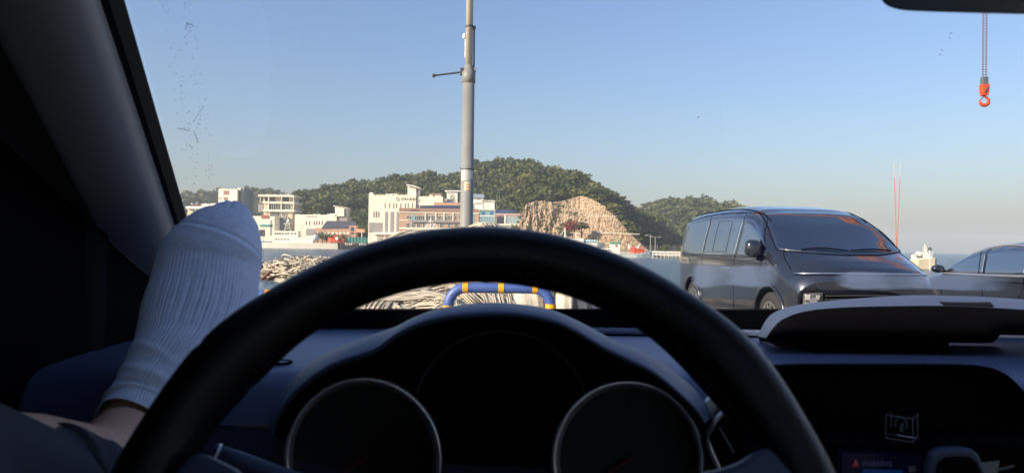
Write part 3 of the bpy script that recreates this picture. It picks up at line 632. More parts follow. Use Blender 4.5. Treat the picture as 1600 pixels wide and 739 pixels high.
for x in (984,997): m=MB(); m.tube([W(x,388,D-1),W(x+2*(1 if x>990 else -1),381.5,D-1)],[.45,.1],6); m.build('white_horn',m_white,r)
fe=empty('quay_fence',W(1045,398,258),'white post and rail fence along the far quay left of the van','fence')
m=MB(); slab(m,1019,1120,394,394.6,256,.12); slab(m,1019,1120,398,398.6,256,.12); m.build('rail',m_white,fe)
for x in range(1020,1120,6): m=MB(); slab(m,x,x+.8,393.6,404,255.8,.15); m.build('fence_post',m_white,fe)
tag(slab(MB(),1019,1120,402.5,404.5,257,6,zb=-2.5).build('far_quay_wall',m_roofg),kind='structure')
fe=empty('mesh_yard_fence',W(1000,390,320),'tall grey mesh fence at the foot of the net covered slope','fence')
m_mesh=mat('chain_mesh',(.20,.19,.18),.7)
m=MB(); 
for x in np.arange(1000,1075,1.0): slab(m,x,x+.22,384,393,320,.05)
m.build('mesh_panel',m_mesh,fe)
for x in range(1000,1076,9): m=MB(); slab(m,x,x+.7,382.5,395,319.6,.15,zb=0); m.build('fence_post',m_mesh,fe)
for (x,y,arms,lb) in ((1016.5,366.5,[(1010,367.5)],'grey street lamp with one arm pointing left above the red work boat'),(1024,370,[(1017.5,370),(1030.5,370.5)],'grey street lamp with two level arms behind the quay fence')):
    p=W(x,y,270); r=empty('street_lamp',(p.x,p.y,0),lb,'street lamp'); m=MB(); m.tube([(p.x,p.y,0),p],[.22,.14],8); m.build('post',m_pole,r)
    for a in arms:
        e=W(a[0],a[1],270); m=MB(); m.tube([p,e],.09,6); m.build('arm',m_pole,r); m=MB(); m.box((e.x-.5,e.y-.2,e.z-.12),(e.x+.5,e.y+.2,e.z+.08)); m.build('lamp_head',m_polet,r)
# far boats between the two parked cars
D=150
for k,(x0,x1,yt,lb) in enumerate([(1428,1462,391,'yellow white fishing boat with a stepped mast seen between van and sedan')]):
    s=ship('fishing_boat',lb,x0,x1,412,406,D+k*12,3.5,m_beige,'boat'); sbox(s,x0+4,x1-5,yt+8,405.5,D+k*12-.8,2,m_cream,'wheelhouse'); sbox(s,x0+9,x1-12,yt+3,yt+7.9,D+k*12-.6,1.4,m_cream,'upper_bridge')
    m=MB(); xm=(x0+x1)/2; m.tube([W(xm,yt+4,D),W(xm,yt-9,D)],.09,5); m.tube([W(xm-4,yt,D),W(xm+4,yt,D)],.07,4); m.tube([W(xm-3,yt-4,D),W(xm+3,yt-4,D)],.07,4); m.build('mast',m_cream,s)
    m=MB()
    for xx,hh in ((1434,8),(1440,5),(1452,10),(1457,6),(1447,15)): m.tube([W(xx,yt+9,D),W(xx,yt+9-hh,D)],.05,4)
    m.build('rigging',m_cream,s)
    for xx,w_,yy in ((1431,4,yt+6),(1438,3,yt+5),(1452,5,yt+6.5)): sbox(s,xx,xx+w_,yy,yt+9,D-.9,1.2,m_hullg,'deck_locker')
    for q_ in range(3): win(s,x0+5+q_*3,x0+7+q_*3,yt+9.5,yt+11.5,D+k*12-.8,th=.1)
p=W(1453,389,140); r=empty('beacon_buoy',(p.x,p.y,-2),'small dark topped beacon sticking up left of the sedan roof','beacon'); m=MB(); m.tube([(p.x,p.y,-2.2),p],.07,6); m.build('post',m_white,r); m=MB(); m.lathe([(.05,-.3),(.3,-.2),(.3,.2),(.05,.3)],p,k=8); m.build('topmark',m_dkmetal,r)

# ================================================================ NEAR QUAY OBJECTS
# grey pole
def pole():
    D=14.0; g=W(727,480,D); r=empty('steel_pole',(g.x,g.y,0),'tall two part grey steel pole with stickers and short folding arms','pole')
    x=g.x; lean=(W(733,0,D).x-x)*.0
    zc=W(730,112,D).z; r1=.128; r2=.070
    m=MB(); m.lathe([(.145,0),(.145,.06),(r1,.1),(r1*.86,zc)],(x,D,0),k=40); m.build('lower_shaft',m_pole,r,smooth=True).data.polygons[-1].use_smooth=False
    m=MB(); m.lathe([(r2*1.0,zc),(r2*.8,zc+6)],(x,D,0),k=32); m.build('upper_shaft',m_polet,r,smooth=True)
    m=MB(); m.lathe([(r1*.84,zc-.22),(r1*.98,zc-.21),(r1*.98,zc-.02),(r1*.8,zc+.0),(r2*1.15,zc+.10),(r2*1.02,zc+.11)],(x,D,0),k=32); m.build('collar',m_pole,r,smooth=True)
    m=MB(); zr=W(730,42,D).z; m.lathe([(r2*1.0,zr-.02),(r2*1.07,zr-.015),(r2*1.07,zr+.015),(r2,zr+.02)],(x,D,0),k=24); m.build('joint_ring',m_dkmetal,r,smooth=True)
    zr=W(730,265,D).z
    m=MB(); m.lathe([(r1*.9,zr-.012),(r1*.97,zr-.01),(r1*.97,zr+.01),(r1*.9,zr+.012)],(x,D,0),k=32); m.build('joint_ring',m_dkmetal,r,smooth=True)
    a=W(722,113,D); e=W(678,118.5,D); m=MB(); m.tube([a,e],.018,8); ar=m.build('folding_arm',m_dkmetal,r); m=MB(); m.lathe([(.01,-.03),(.035,-.02),(.035,.02),(.01,.03)],e,k=10,axis='X'); m.build('arm_tip',m_dkmetal,ar)
    m=MB(); m.box((a.x-.03,D-.05,a.z-.06),(a.x+.06,D+.05,a.z+.07)); m.build('arm_bracket',m_dkmetal,r)
    a=W(740.5,109,D); e=W(741,44,D); m=MB(); m.tube([a,e],.016,8); ar=m.build('folding_arm',m_dkmetal,r); m=MB(); m.lathe([(.01,-.04),(.03,-.03),(.03,.03),(.01,.04)],e,k=10); m.build('arm_tip',m_dkmetal,ar)
    m=MB(); m.box((a.x-.09,D-.04,a.z-.04),(a.x+.04,D+.04,a.z+.03)); m.build('arm_bracket',m_pole,r)
    c=W(725.5,57,D); m=MB(); m.tube([(c.x+.02,c.y,c.z-.4),(c.x+.02,c.y,c.z)],.008,6); m.lathe([(.01,-.05),(.03,-.03),(.03,.03),(.01,.05)],c,k=10); m.build('white_fitting',mat('white_plastic',(.85,.85,.85),.3),r)
    # stickers wrapped on the shaft
    def stick(px0,px1,py0,py1,mt,name,rr=1.0):
        zz0=W(728,py1,D).z; zz1=W(728,py0,D).z; rad=r1*(.86+.14*(1-((zz0+zz1)/2)/zc))+.004*rr
        a0=(px0-728)/10.8; a1=(px1-728)/10.8; A=np.linspace(math.asin(max(-.98,a0)),math.asin(min(.98,a1)),9)
        G=[[(x+rad*math.sin(t),D-rad*math.cos(t),z) for t in A] for z in np.linspace(zz0,zz1,4)]
        return MB().grid(G).build(name,mt,r,solid=.002)
    stick(718.5,737.5,266,283,mat('sticker_grey',(.42,.42,.40),.6),'sticker')
    for x0 in (720.5,733): stick(x0,x0+4,269,279,mat('sticker_white_print',(.60,.60,.57),.6),'sticker_print',1.8)
    stick(724.5,734.5,285,299,mat('sticker_white',(.70,.62,.48),.6),'sticker')
    for yy in (288,292,296): stick(726.5,732.5,yy,yy+2,mat('sticker_orange_print',(.55,.30,.10),.6),'sticker_print',1.8)
pole()
# U rails
def urail(xa,xb,zt,D,label,bands,rad=.034):
    r=empty('barrier_rail',((xa+xb)/2,D,0),label,'barrier rail','blue barrier hoops with yellow bands'); br=.12
    pts=[(xa,D,0),(xa,D,zt-br-.2),(xa,D,zt-br)]+[(xa+br-br*math.cos(t),D,zt-br+br*math.sin(t)) for t in np.linspace(.2,PI/2,7)]
    pts+=[(xb-br+br*math.sin(t),D,zt-br+br*math.cos(t)) for t in np.linspace(0,PI/2-.2,7)]+[(xb,D,zt-br),(xb,D,zt-br-.2),(xb,D,0)]
    MB().tube(pts,rad,16).build('hoop',m_blue,r,smooth=True)
    for b_ in bands:
        m=MB(); 
        if b_[0]=='h': m.tube([(b_[1]-.018,D,zt),(b_[1]+.018,D,zt)],rad+.0025,16)
        else: m.tube([(b_[1],D,b_[2]-.03),(b_[1],D,b_[2]+.03)],rad+.0025,16)
        m.build('yellow_band',m_yel,r,smooth=False)
    for x in (xa,xb): m=MB(); m.lathe([(.085,.0),(.085,.012),(.04,.014)],(x,D,0),k=16); m.build('base_plate',m_dkmetal,r)
    return r
D=5.0; L=W(701,450,D).x; Rr=W(861,450,D).x; zt=W(781,450,D).z
urail(L,Rr,zt,D,'blue tube barrier hoop with yellow bands seen through the steering wheel',[('h',W(727,450,D).x),('h',W(783,450,D).x),('h',W(836,450,D).x),('v',Rr,W(861,482,D).z),('v',L,W(701,484,D).z)])
zt2=W(418,461,D).z; urail(W(392,461,D).x-.35,W(392,461,D).x+.36,zt2,D,'blue tube barrier hoop partly hidden behind the sock and the wheel rim',[('h',W(419,461,D).x),('h',W(360,461,D).x)])

# rope heaps
def heap(name,label,cx,cy,rx,ry,h,nrope,rr,mt,mt2,seed,ang0=None,wob=.35,loops=40,pw=1.5,len_=34):
    g=np.random.default_rng(seed); ph=g.random(6)*6
    def H(x,y):
        u=(x-cx)/rx; v=(y-cy)/ry; q=u*u+v*v; bse=np.clip(1-q,0,1)**(1/pw)
        hb_=.12*np.exp(-((x+.36)/.26)**2-((y-8.3)/.45)**2) if ry>2 else 0
        return h*bse*(1+.05*np.sin(3*u+ph[0])*np.cos(3*v+ph[1])+.04*np.sin(9*u+ph[2]+4*v))+hb_
    r=empty(name,(cx,cy,0),label,'rope heap')
    G=[]
    for t in np.linspace(0,1,22):
        G.append([(cx+rx*t*math.cos(a),cy+ry*t*math.sin(a),float(H(cx+rx*t*math.cos(a),cy+ry*t*math.sin(a)))-.03) for a in np.linspace(0,2*PI,61)[:-1]])
    MB().grid(G,closed_v=True).build('heap_core',m_mound,r,smooth=True)
    A=MB(); B=MB()
    for k in range(nrope//4):
        a=g.random()*6.28; q=g.random()**.5*.9; x=cx+rx*q*math.cos(a); y=cy+ry*q*math.sin(a)
        th=(math.atan2(y-cy,x-cx)+g.normal()*.7) if g.random()<.55 else g.random()*6.28; cu=g.normal()*.06; pts=[]; ct=0; hz=.03*g.random(); lift=.05*g.random()
        for s_ in range(len_):
            u=(x-cx)/rx; v=(y-cy)/ry
            if u*u+v*v>.99: break
            pts.append((x,y,lift+hz*math.sin(s_*.25+k),th)); ct=.85*ct+g.normal()*.035; th+=cu+ct; x+=.055*math.cos(th); y+=.055*math.sin(th)
        if len(pts)<6: continue
        nb=int(3+5*g.random()); tgt=A if g.random()<.72 else B
        for w_ in range(nb):
            o_=(w_-nb/2)*rr*(2.2+1.5*g.random()); f_=g.random()*6; am=rr*2.5*g.random()
            P=[]
            for i_,(x0,y0,l0,t0) in enumerate(pts):
                oo_=o_+am*math.sin(i_*.4+f_); xx=x0-math.sin(t0)*oo_; yy=y0+math.cos(t0)*oo_; P.append((xx,yy,float(H(xx,yy))+l0+rr*g.random()))
            tgt.tube(P,rr*(.75+.5*g.random()),5)
    for k in range(loops):
        a=g.random()*6.28; q=g.random()**.7*.8; x=cx+rx*q*math.cos(a); y=cy+ry*q*math.sin(a); R0=.03+.05*g.random(); z=float(H(x,y))-.03
        ti=g.normal(size=2)*.5; P=[]
        for t in np.linspace(0,2*PI*1.0,18): 
            P.append((x+R0*math.cos(t),y+R0*math.sin(t)*.8,z+.02+R0*(ti[0]*math.cos(t)+ti[1]*math.sin(t))+.03))
        A.tube(P,rr,5)
    A.build('cream_ropes',mt,r,smooth=True); B.build('grey_ropes',mt2,r,smooth=True); return H
heap('big_rope_heap','broad heap of tangled cream fishing ropes piled behind the blue hoop',-.66,8.6,1.76,2.6,1.38,1700,.0066,m_rope,m_rope2,3,loops=90,pw=2.2,len_=26)
heap('front_rope_heap','low spread of cream ropes fanned out on the quay before the net sacks',-.85,5.9,1.25,.85,.86,700,.0065,m_rope,m_rope2,4,loops=30,pw=2.2,len_=40)
# tarp bundle and heap B on it
def tarp():
    D0=8.0; a=W(360,440,D0); b_=W(505,452,D0); r_=[]; ztop=W(430,442,D0).z
    for i,t in enumerate(np.linspace(0,1,40)):
        x=a.x-.5+(b_.x-a.x+.8)*t; row=[]
        for s_ in np.linspace(0,1,36):
            y=D0-.25+1.9*s_; e=min(1,min(s_,1-s_)*8)**.5*min(1,min(t,1-t)*9)**.5
            row.append((x+.02*math.sin(s_*19+t*5),y-.05*(1-e),ztop*e*(1+.03*math.sin(t*17+s_*5)+.02*math.sin(s_*31+t*9))))
        r_.append(row)
    o=MB().grid(r_).build('tarp_bundle',m_tarp,smooth=True); tag(o,'blue grey tarpaulin covered stack under the small rope heap at left','tarpaulin')
    return ztop
zt_=tarp()
def heapB():
    g=np.random.default_rng(9); c=W(475,420,8.7); zb=zt_-.05; h=W(475,407,8.7).z-zb; cx,cy=c.x,8.9; rx,ry=.62,.7
    r=empty('small_rope_heap',(cx,cy,zb),'small tangle of cream rope loops lying on the tarpaulin stack at left','rope heap')
    H=lambda x,y: zb+h*max(0,1-((x-cx)/rx)**2-((y-cy)/ry)**2)**.6
    G=[[ (cx+rx*t*math.cos(a),cy+ry*t*math.sin(a),H(cx+rx*t*math.cos(a),cy+ry*t*math.sin(a))-.03) for a in np.linspace(0,2*PI,41)[:-1]] for t in np.linspace(0,1,14)]
    MB().grid(G,closed_v=True).build('heap_core',m_mound,r,smooth=True); A=MB(); B=MB()
    for k in range(330):
        a=g.random()*6.28; q=g.random()**.5*.9; x=cx+rx*q*math.cos(a); y=cy+ry*q*math.sin(a); R0=.05+.09*g.random(); z=H(x,y)-.035; ti=g.normal(size=2)*.4
        tt=np.linspace(0,2*PI*(.5+.5*g.random()),18)
        (A if x<cx+.12 or g.random()<.25 else B).tube([(x+R0*math.cos(t),y+R0*math.sin(t),z+.03+R0*(ti[0]*math.cos(t)+ti[1]*math.sin(t))*.6) for t in tt],.0075,5)
    A.build('cream_ropes',m_rope,r,smooth=True); B.build('grey_ropes',m_rope2,r,smooth=True)
heapB()
for k,(a,b_) in enumerate([((408,438),(437,412)),((412,441),(446,420)),((392,432),(409,416))]):
    A=W(*a,8.25); B_=W(*b_,8.5); dirv=(B_-A); 
    m=MB(); m.tube([A-dirv*.5,B_],.022,12); o=m.build('rusty_pipe',m_rust,smooth=False)
    tag(o,['upper rusty brown pipe leaning on the tarpaulin beside the rope tangle','lower rusty brown pipe leaning against the small rope heap','short rusty pipe end just right of the sock'][k],'pipe','rusty pipes on the tarpaulin')
# sacks
def sack(px0,px1,pyt,D,label,seed,depth=.8,lean=0.0):
    g=np.random.default_rng(seed); a=W(px0,pyt,D); b_=W(px1,pyt,D); cx=(a.x+b_.x)/2; hx=(b_.x-a.x)/2; zt=a.z; G=[]
    for t in np.linspace(0,1,34):
        z=zt*t; row=[]
        f=(1-abs(2*t-1)**5)**.35 if 0<t<1 else .0
        for q in np.linspace(0,2*PI,49)[:-1]:
            c,s_=math.cos(q),math.sin(q); e=.55; X=math.copysign(abs(c)**e,c); Y=math.copysign(abs(s_)**e,s_)
            wv=1+.03*math.sin(5*q+seed+4*t)+.02*math.sin(11*q+9*t)
            row.append((cx+hx*X*f*wv+lean*(z/zt-.5),D+depth/2+depth/2*Y*f*wv,z))
        G.append(row)
    o=MB().grid(G,closed_v=True).build('net_sack',m_sack,smooth=True); tag(o,label,'sack','pale net sacks behind the blue hoop'); return o
sack(640,766,440,6.75,'wide pale fuzzy net sack behind the left half of the blue hoop',1)
sack(797,852,440,6.6,'narrow pale net sack behind the right half of the blue hoop',2)
sack(866,893,438,6.5,'slim pale sack leaning outwards just right of the blue hoop',3,depth=.5,lean=.10)
p=W(781,440,6.9); m=MB(); m.box((p.x-.09,6.75,0),(p.x+.09,6.95,p.z)); o=m.build('concrete_post',mat('smooth_concrete',(.36,.36,.36),.7,c2=(.30,.30,.30),nscale=6),bevel=.01); tag(o,'smooth grey concrete post standing between the two net sacks','post')
p=W(897,440,6.9); m=MB(); m.prism([(p.x-.11,6.9,0),(p.x+.10,6.9,0),(p.x+.02,6.9,p.z),(p.x-.06,6.9,p.z)],(0,.15,0)); o=m.build('grey_slab',mat('weathered_slab',(.22,.21,.19),.8,c2=(.30,.28,.25),nscale=8)); tag(o,'tapering grey slab leaning between slim sack and white plank','slab')
m=MB(); A=W(903,440,6.7); B_=W(913,500,6.7); m.prism([(A.x-.03,6.7,A.z),(A.x+.045,6.7,A.z),(B_.x+.15,6.7,0),(B_.x+.07,6.7,0)],(0,.04,0)); o=m.build('white_plank',mat('white_plank_paint',(.66,.60,.48),.7,c2=(.55,.50,.40),nscale=6)); tag(o,'white painted plank leaning at the right end of the sacks','plank')
# rope scraps along the quay edge
g=np.random.default_rng(21); m=MB()
for k in range(60):
    x=.6+g.random()*3.2; y=EDGE-2.0+g.random()*1.5; th=g.random()*6.28; cu=g.normal()*.3; P=[]
    for s_ in range(16): P.append((x,y,.02+.14*(y>EDGE-.45))); th+=cu; x+=.06*math.cos(th); y+=.06*math.sin(th); y=min(y,EDGE-.5)
    m.tube(P,.02,5)
o=m.build('rope_scraps',m_dkmetal); tag(o,'dark rope scraps strewn along the quay edge seen through the wheel','ropes',kind='stuff')

# red marker poles
for k,(x0,y0,x1,lb) in enumerate([(1397,262,1400,'thin red pole, the left one of the pair standing behind the van windscreen'),(1407,260,1402,'thin red pole, the right one of the pair standing behind the van windscreen')]):
    D=15.6+k*.4; t=W(x0,y0,D); b_=W(x1,370,D); d_=(b_-t)/(b_.z-t.z); base=t-d_*(t.z); m=MB(); r=empty('marker_pole',(base.x,base.y,0),lb,'pole','pair of thin red poles'); m.tube([base,base+(t-base)*.93],[.014,.008],8); m.build('shaft',mat('faded_red',(.42,.16,.12),.6),r)
    m=MB(); m.tube([base+(t-base)*.9301,t+(t-base)*.03],[.007,.004],8); m.build('tip',mat('pale_tip',(.55,.42,.38),.6),r)

# crane hook on chains
def hook():
    D=18.4; k_=2.04; c=W(1538,122,D); r=empty('crane_hook',(c.x,D,c.z),'orange crane hook block hanging on two rusty chains below the mirror','crane hook')
    A=Vector((21,12.4,5.2)); E_=Vector((3.6,23.3,10.8)); tb=(A.x-c.x)/(A.x-E_.x); zb=A.z+(E_.z-A.z)*tb; zt=zb-.55
    for px_ in (1536.2,1541.0):
        x=W(px_,60,D).x; m=MB(); z=c.z-.01; k=0; pitch=.062
        while z<zt:
            q0=np.linspace(0,2*PI,11)[:-1]
            P=[(x+.023*math.cos(t),D,z+.044*math.sin(t)) for t in q0] if k%2 else [(x,D+.023*math.cos(t),z+.044*math.sin(t)) for t in q0]
            m.tube(P,.0095,5,closed=True); z+=pitch; k+=1
        m.build('chain',m_chain,r)
    a=W(1533.5,133,D); b_=W(1542.5,121,D); m=MB(); m.box((a.x,D-.06,a.z),(b_.x,D+.06,b_.z)); m.build('sheave_housing',mat('grey_housing',(.12,.15,.16),.5,.3),r,bevel=.012)
    m=MB(); a=W(1532.5,150,D); b_=W(1544,132.8,D); xm=(a.x+b_.x)/2; m.prism([(a.x,D-.08,b_.z),(b_.x,D-.08,b_.z),(b_.x-.016,D-.08,a.z+.1),(b_.x-.03,D-.08,a.z),(a.x+.03,D-.08,a.z),(a.x+.008,D-.08,a.z+.1)],(0,.16,0)); bl=m.build('hook_block',m_orange,r,bevel=.012)
    m=MB(); m.tube([(xm-.04,D-.086,a.z+.06),(xm+.04,D-.086,a.z+.20)],.016,6); m.build('block_bolt',m_dkmetal,bl)
    hc=W(1538,158.5,D); Rk=.106; P=[(xm,D,a.z+.01),(xm,D,a.z-.024)]; P+= [(hc.x+Rk*math.sin(t),D,hc.z+Rk*math.cos(t)*.95) for t in np.linspace(.35,5.0,24)]
    rad=[.024,.026]+list(.024+.020*np.sin(np.linspace(0,PI,24))**.8); rad[-1]=.008
    MB().tube(P,rad,10).build('hook',m_orange,r,smooth=True)
    m=MB(); m.tube([(hc.x-Rk*.9,D,hc.z+.02),(xm-.016,D,a.z-.01)],.010,6); m.build('safety_latch',m_dkmetal,r)
    bo=empty('crane_boom',(A.x,A.y,0),'orange crane boom carrying the hook chains high over the quay edge','crane boom')
    d=(E_-A).normalized(); up=Vector((0,0,1)); sd_=d.cross(up).normalized(); u2=sd_.cross(d)
    for (su,ss) in ((.42,.42),(.42,-.42),(-.42,.42),(-.42,-.42)):
        m=MB(); m.tube([A+u2*su+sd_*ss,E_+u2*su*.6+sd_*ss*.6],[.13,.10],6); m.build('boom_chord',m_boom,bo)
    m=MB(); n_=16
    for q in range(n_):
        p0=A+(E_-A)*(q/n_); p1=A+(E_-A)*((q+1)/n_); f0=1-.4*q/n_; f1=1-.4*(q+1)/n_; w_=.42
        m.tube([p0+u2*w_*f0+sd_*w_*f0,p1-u2*w_*f1+sd_*w_*f1],.05,5); m.tube([p0-u2*w_*f0-sd_*w_*f0,p1+u2*w_*f1-sd_*w_*f1],.05,5); m.tube([p0-u2*w_*f0+sd_*w_*f0,p1-u2*w_*f1-sd_*w_*f1],.05,5)
    m.build('boom_lacing',m_boom,bo)
    m=MB(); m.box((c.x-.3,D-.3,zt-.03),(c.x+.3,D+.3,zb-.2)); m.build('chain_hoist',m_orange,bo)
    m=MB(); m.tube([A,(A.x,A.y,0.0)],.5,12); m.build('crane_column',m_orange,bo); m=MB(); m.box((A.x-1.2,A.y-1.2,0),(A.x+1.2,A.y+1.2,.35)); m.build('crane_base',m_dkmetal,bo)
hook()

# ================================================================ PARKED CARS
m_tside=mat('side_tinted_glass',(.012,.016,.024),.03,spec=.9); m_tside.node_tree.nodes['Principled BSDF'].inputs['IOR'].default_value=3.2
def carbody(T,P,L,wid,z0,belt,tum,bow,rr,paint,root,wheels,arch,ns=90,rear_bow=.1,xe=3.0):
    """T: roof/bonnet line (y,z); P: plan half width factor (y,f)"""
    ys=np.array(sorted(set(list(np.linspace(-L/2,L/2,ns))+[y for y,_ in T])))
    n1,n2=16,18; G=[]
    for y in ys:
        t=interp(T,y); pf=interp(P,y); r_=min(rr,(t-z0)*.45); half=[]
        wf=lambda z: wid*pf*(1-.04*max(0,(.45-z)/.3)**2)*(1 if z<belt else 1-tum*((z-belt)/.8)**1.25)
        for z in np.linspace(z0,t-r_,n1): half.append((wf(z),z))
        wb=wf(t-r_)
        for a in np.linspace(0,PI/2,n2+1)[1:]:
            half.append((wb*math.cos(a)**(2/xe) if a<PI/2-1e-6 else 0, t-r_+r_*math.sin(a)**(2/2.3)))
        full=[(x,z) for x,z in half]+[(-x,z) for x,z in half[-2::-1]]
        row=[]
        for x,z in full:
            k=(x/wid)**2; yy=y+bow*k*(1-sm(-L/2,-L/2+2.0,y))-rear_bow*k*sm(L/2-1,L/2,y)
            row.append((x,yy,z))
        G.append(row)
    b=MB(); b.grid(G); n=len(G[0]); N=len(G)
    b.f.append(tuple(range(n))); b.f.append(tuple(range((N-1)*n,N*n))[::-1])
    for i in range(N-1): b.f.append((i*n,(i+1)*n,(i+1)*n+n-1,i*n+n-1))
    V=[Vector(v) for v in np.concatenate(b.v)]; bv=BVHTree.FromPolygons(V,b.f)
    o=b.build('body',paint,root,local=True,smooth=True)
    # wheel arches cut out of the body
    cut=MB()
    for (y,z,side) in wheels: cut.lathe([(arch,-.28),(arch,.28)],(side*(wid-.10),y,z),axis='X',k=40)
    co=cut.build('cutter',m_black,root,local=True); md=o.modifiers.new('b','BOOLEAN'); md.operation='DIFFERENCE'; md.object=co; md.solver='EXACT'
    bpy.context.view_layer.update(); dg=bpy.context.evaluated_depsgraph_get(); me=bpy.data.meshes.new_from_object(o.evaluated_get(dg)); o.modifiers.clear(); o.data=me; bpy.data.objects.remove(co)
    me.polygons.foreach_set('use_smooth',[True]*len(me.polygons))
    try: me.set_sharp_from_angle(angle=R(35))
    except Exception: pass
    return bv
def patch(bv,top,bot,mode,off,mtl,root,name,nu=24,nv=10,side=-1,th=.004,label=None):
    """skin between two polylines given in a side (y,z), front (x,z) or top (x,y) view laid on the body"""
    A=spline(top,nu) if len(top)>2 else np.linspace(top[0],top[-1],nu); B=spline(bot,nu) if len(bot)>2 else np.linspace(bot[0],bot[-1],nu); G=[]
    for i in range(nu):
        row=[]
        for v in np.linspace(0,1,nv):
            p=A[i]*(1-v)+B[i]*v
            if mode=='side': o_=Vector((side*3,p[0],p[1])); d=Vector((-side,0,0))
            elif mode=='front': o_=Vector((p[0],-6,p[1])); d=Vector((0,1,0))
            else: o_=Vector((p[0],p[1],5)); d=Vector((0,0,-1))
            h=bv.ray_cast(o_,d)
            if h[0] is None: h=(bv.find_nearest(o_+d*(2.1 if mode=='side' else 4))[0],Vector(-d))
            nn=h[1] if h[1].dot(d)<0 else -h[1]
            row.append(h[0]+nn*off)
        G.append(row)
    o=MB().grid(G).build(name,mtl,root,local=True,smooth=True,solid=th)
    if label: o['label']=label
    return o
def strip(bv,pts,mode,wd,off,mtl,root,name,side=-1,n=40):
    C=spline(pts,n) if len(pts)>2 else np.linspace(pts[0],pts[-1],n); P=[]
    for p in C:
        if mode=='side': o_=Vector((side*3,p[0],p[1])); d=Vector((-side,0,0))
        elif mode=='front': o_=Vector((p[0],-6,p[1])); d=Vector((0,1,0))
        else: o_=Vector((p[0],p[1],5)); d=Vector((0,0,-1))
        h=bv.ray_cast(o_,d)
        if h[0] is None: continue
        nn=h[1] if h[1].dot(d)<0 else -h[1]
        P.append(h[0]+nn*off)
    return MB().tube(P,wd,6).build(name,mtl,root,local=True,smooth=True) if len(P)>2 else None
def wheel(root,x,y,r_,side):
    w_=MB(); w_.lathe([(r_*.62,-.11),(r_*.93,-.12),(r_,-.09),(r_,.09),(r_*.93,.12),(r_*.66,.11),(r_*.64,.0),(r_*.66,-.11)],(x,y,r_),axis='X',k=40,cap=False); wo_=w_.build('wheel',m_tyre,root,local=True,smooth=True); wo_.name='wheel'
    xs=x+side*.10
    rim=MB(); rim.lathe([(r_*.66,-.01*side),(r_*.64,.02*side),(r_*.60,.02*side),(r_*.58,-.03*side)],(xs,y,r_),axis='X',k=40,cap=False)
    for k in range(5):
        for d_ in (-.10,.10):
            a=2*PI*k/5+d_; a2=2*PI*k/5+d_*2.6; rim.prism([(xs,y+r_*.10*math.cos(a)-.012*math.sin(a),r_+r_*.10*math.sin(a)+.012*math.cos(a)),(xs,y+r_*.62*math.cos(a2)-.016*math.sin(a2),r_+r_*.62*math.sin(a2)+.016*math.cos(a2)),(xs,y+r_*.62*math.cos(a2)+.016*math.sin(a2),r_+r_*.62*math.sin(a2)-.016*math.cos(a2)),(xs,y+r_*.10*math.cos(a)+.012*math.sin(a),r_+r_*.10*math.sin(a)-.012*math.cos(a))],(side*-.03,0,0))
    rim.lathe([(r_*.16,-.03*side),(r_*.16,.012*side),(r_*.05,.02*side)],(xs,y,r_),axis='X',k=16); rim.build('rim',m_alloy,wo_,local=True)
    dk=MB(); dk.lathe([(r_*.6,-side*.05),(r_*.6,-side*.04)],(xs,y,r_),axis='X',k=30); dk.build('brake_disc',m_black,wo_,local=True)
m_gloss2=mat('gloss_black_pillar',(.006,.006,.008),.08,spec=.8,coat=1)
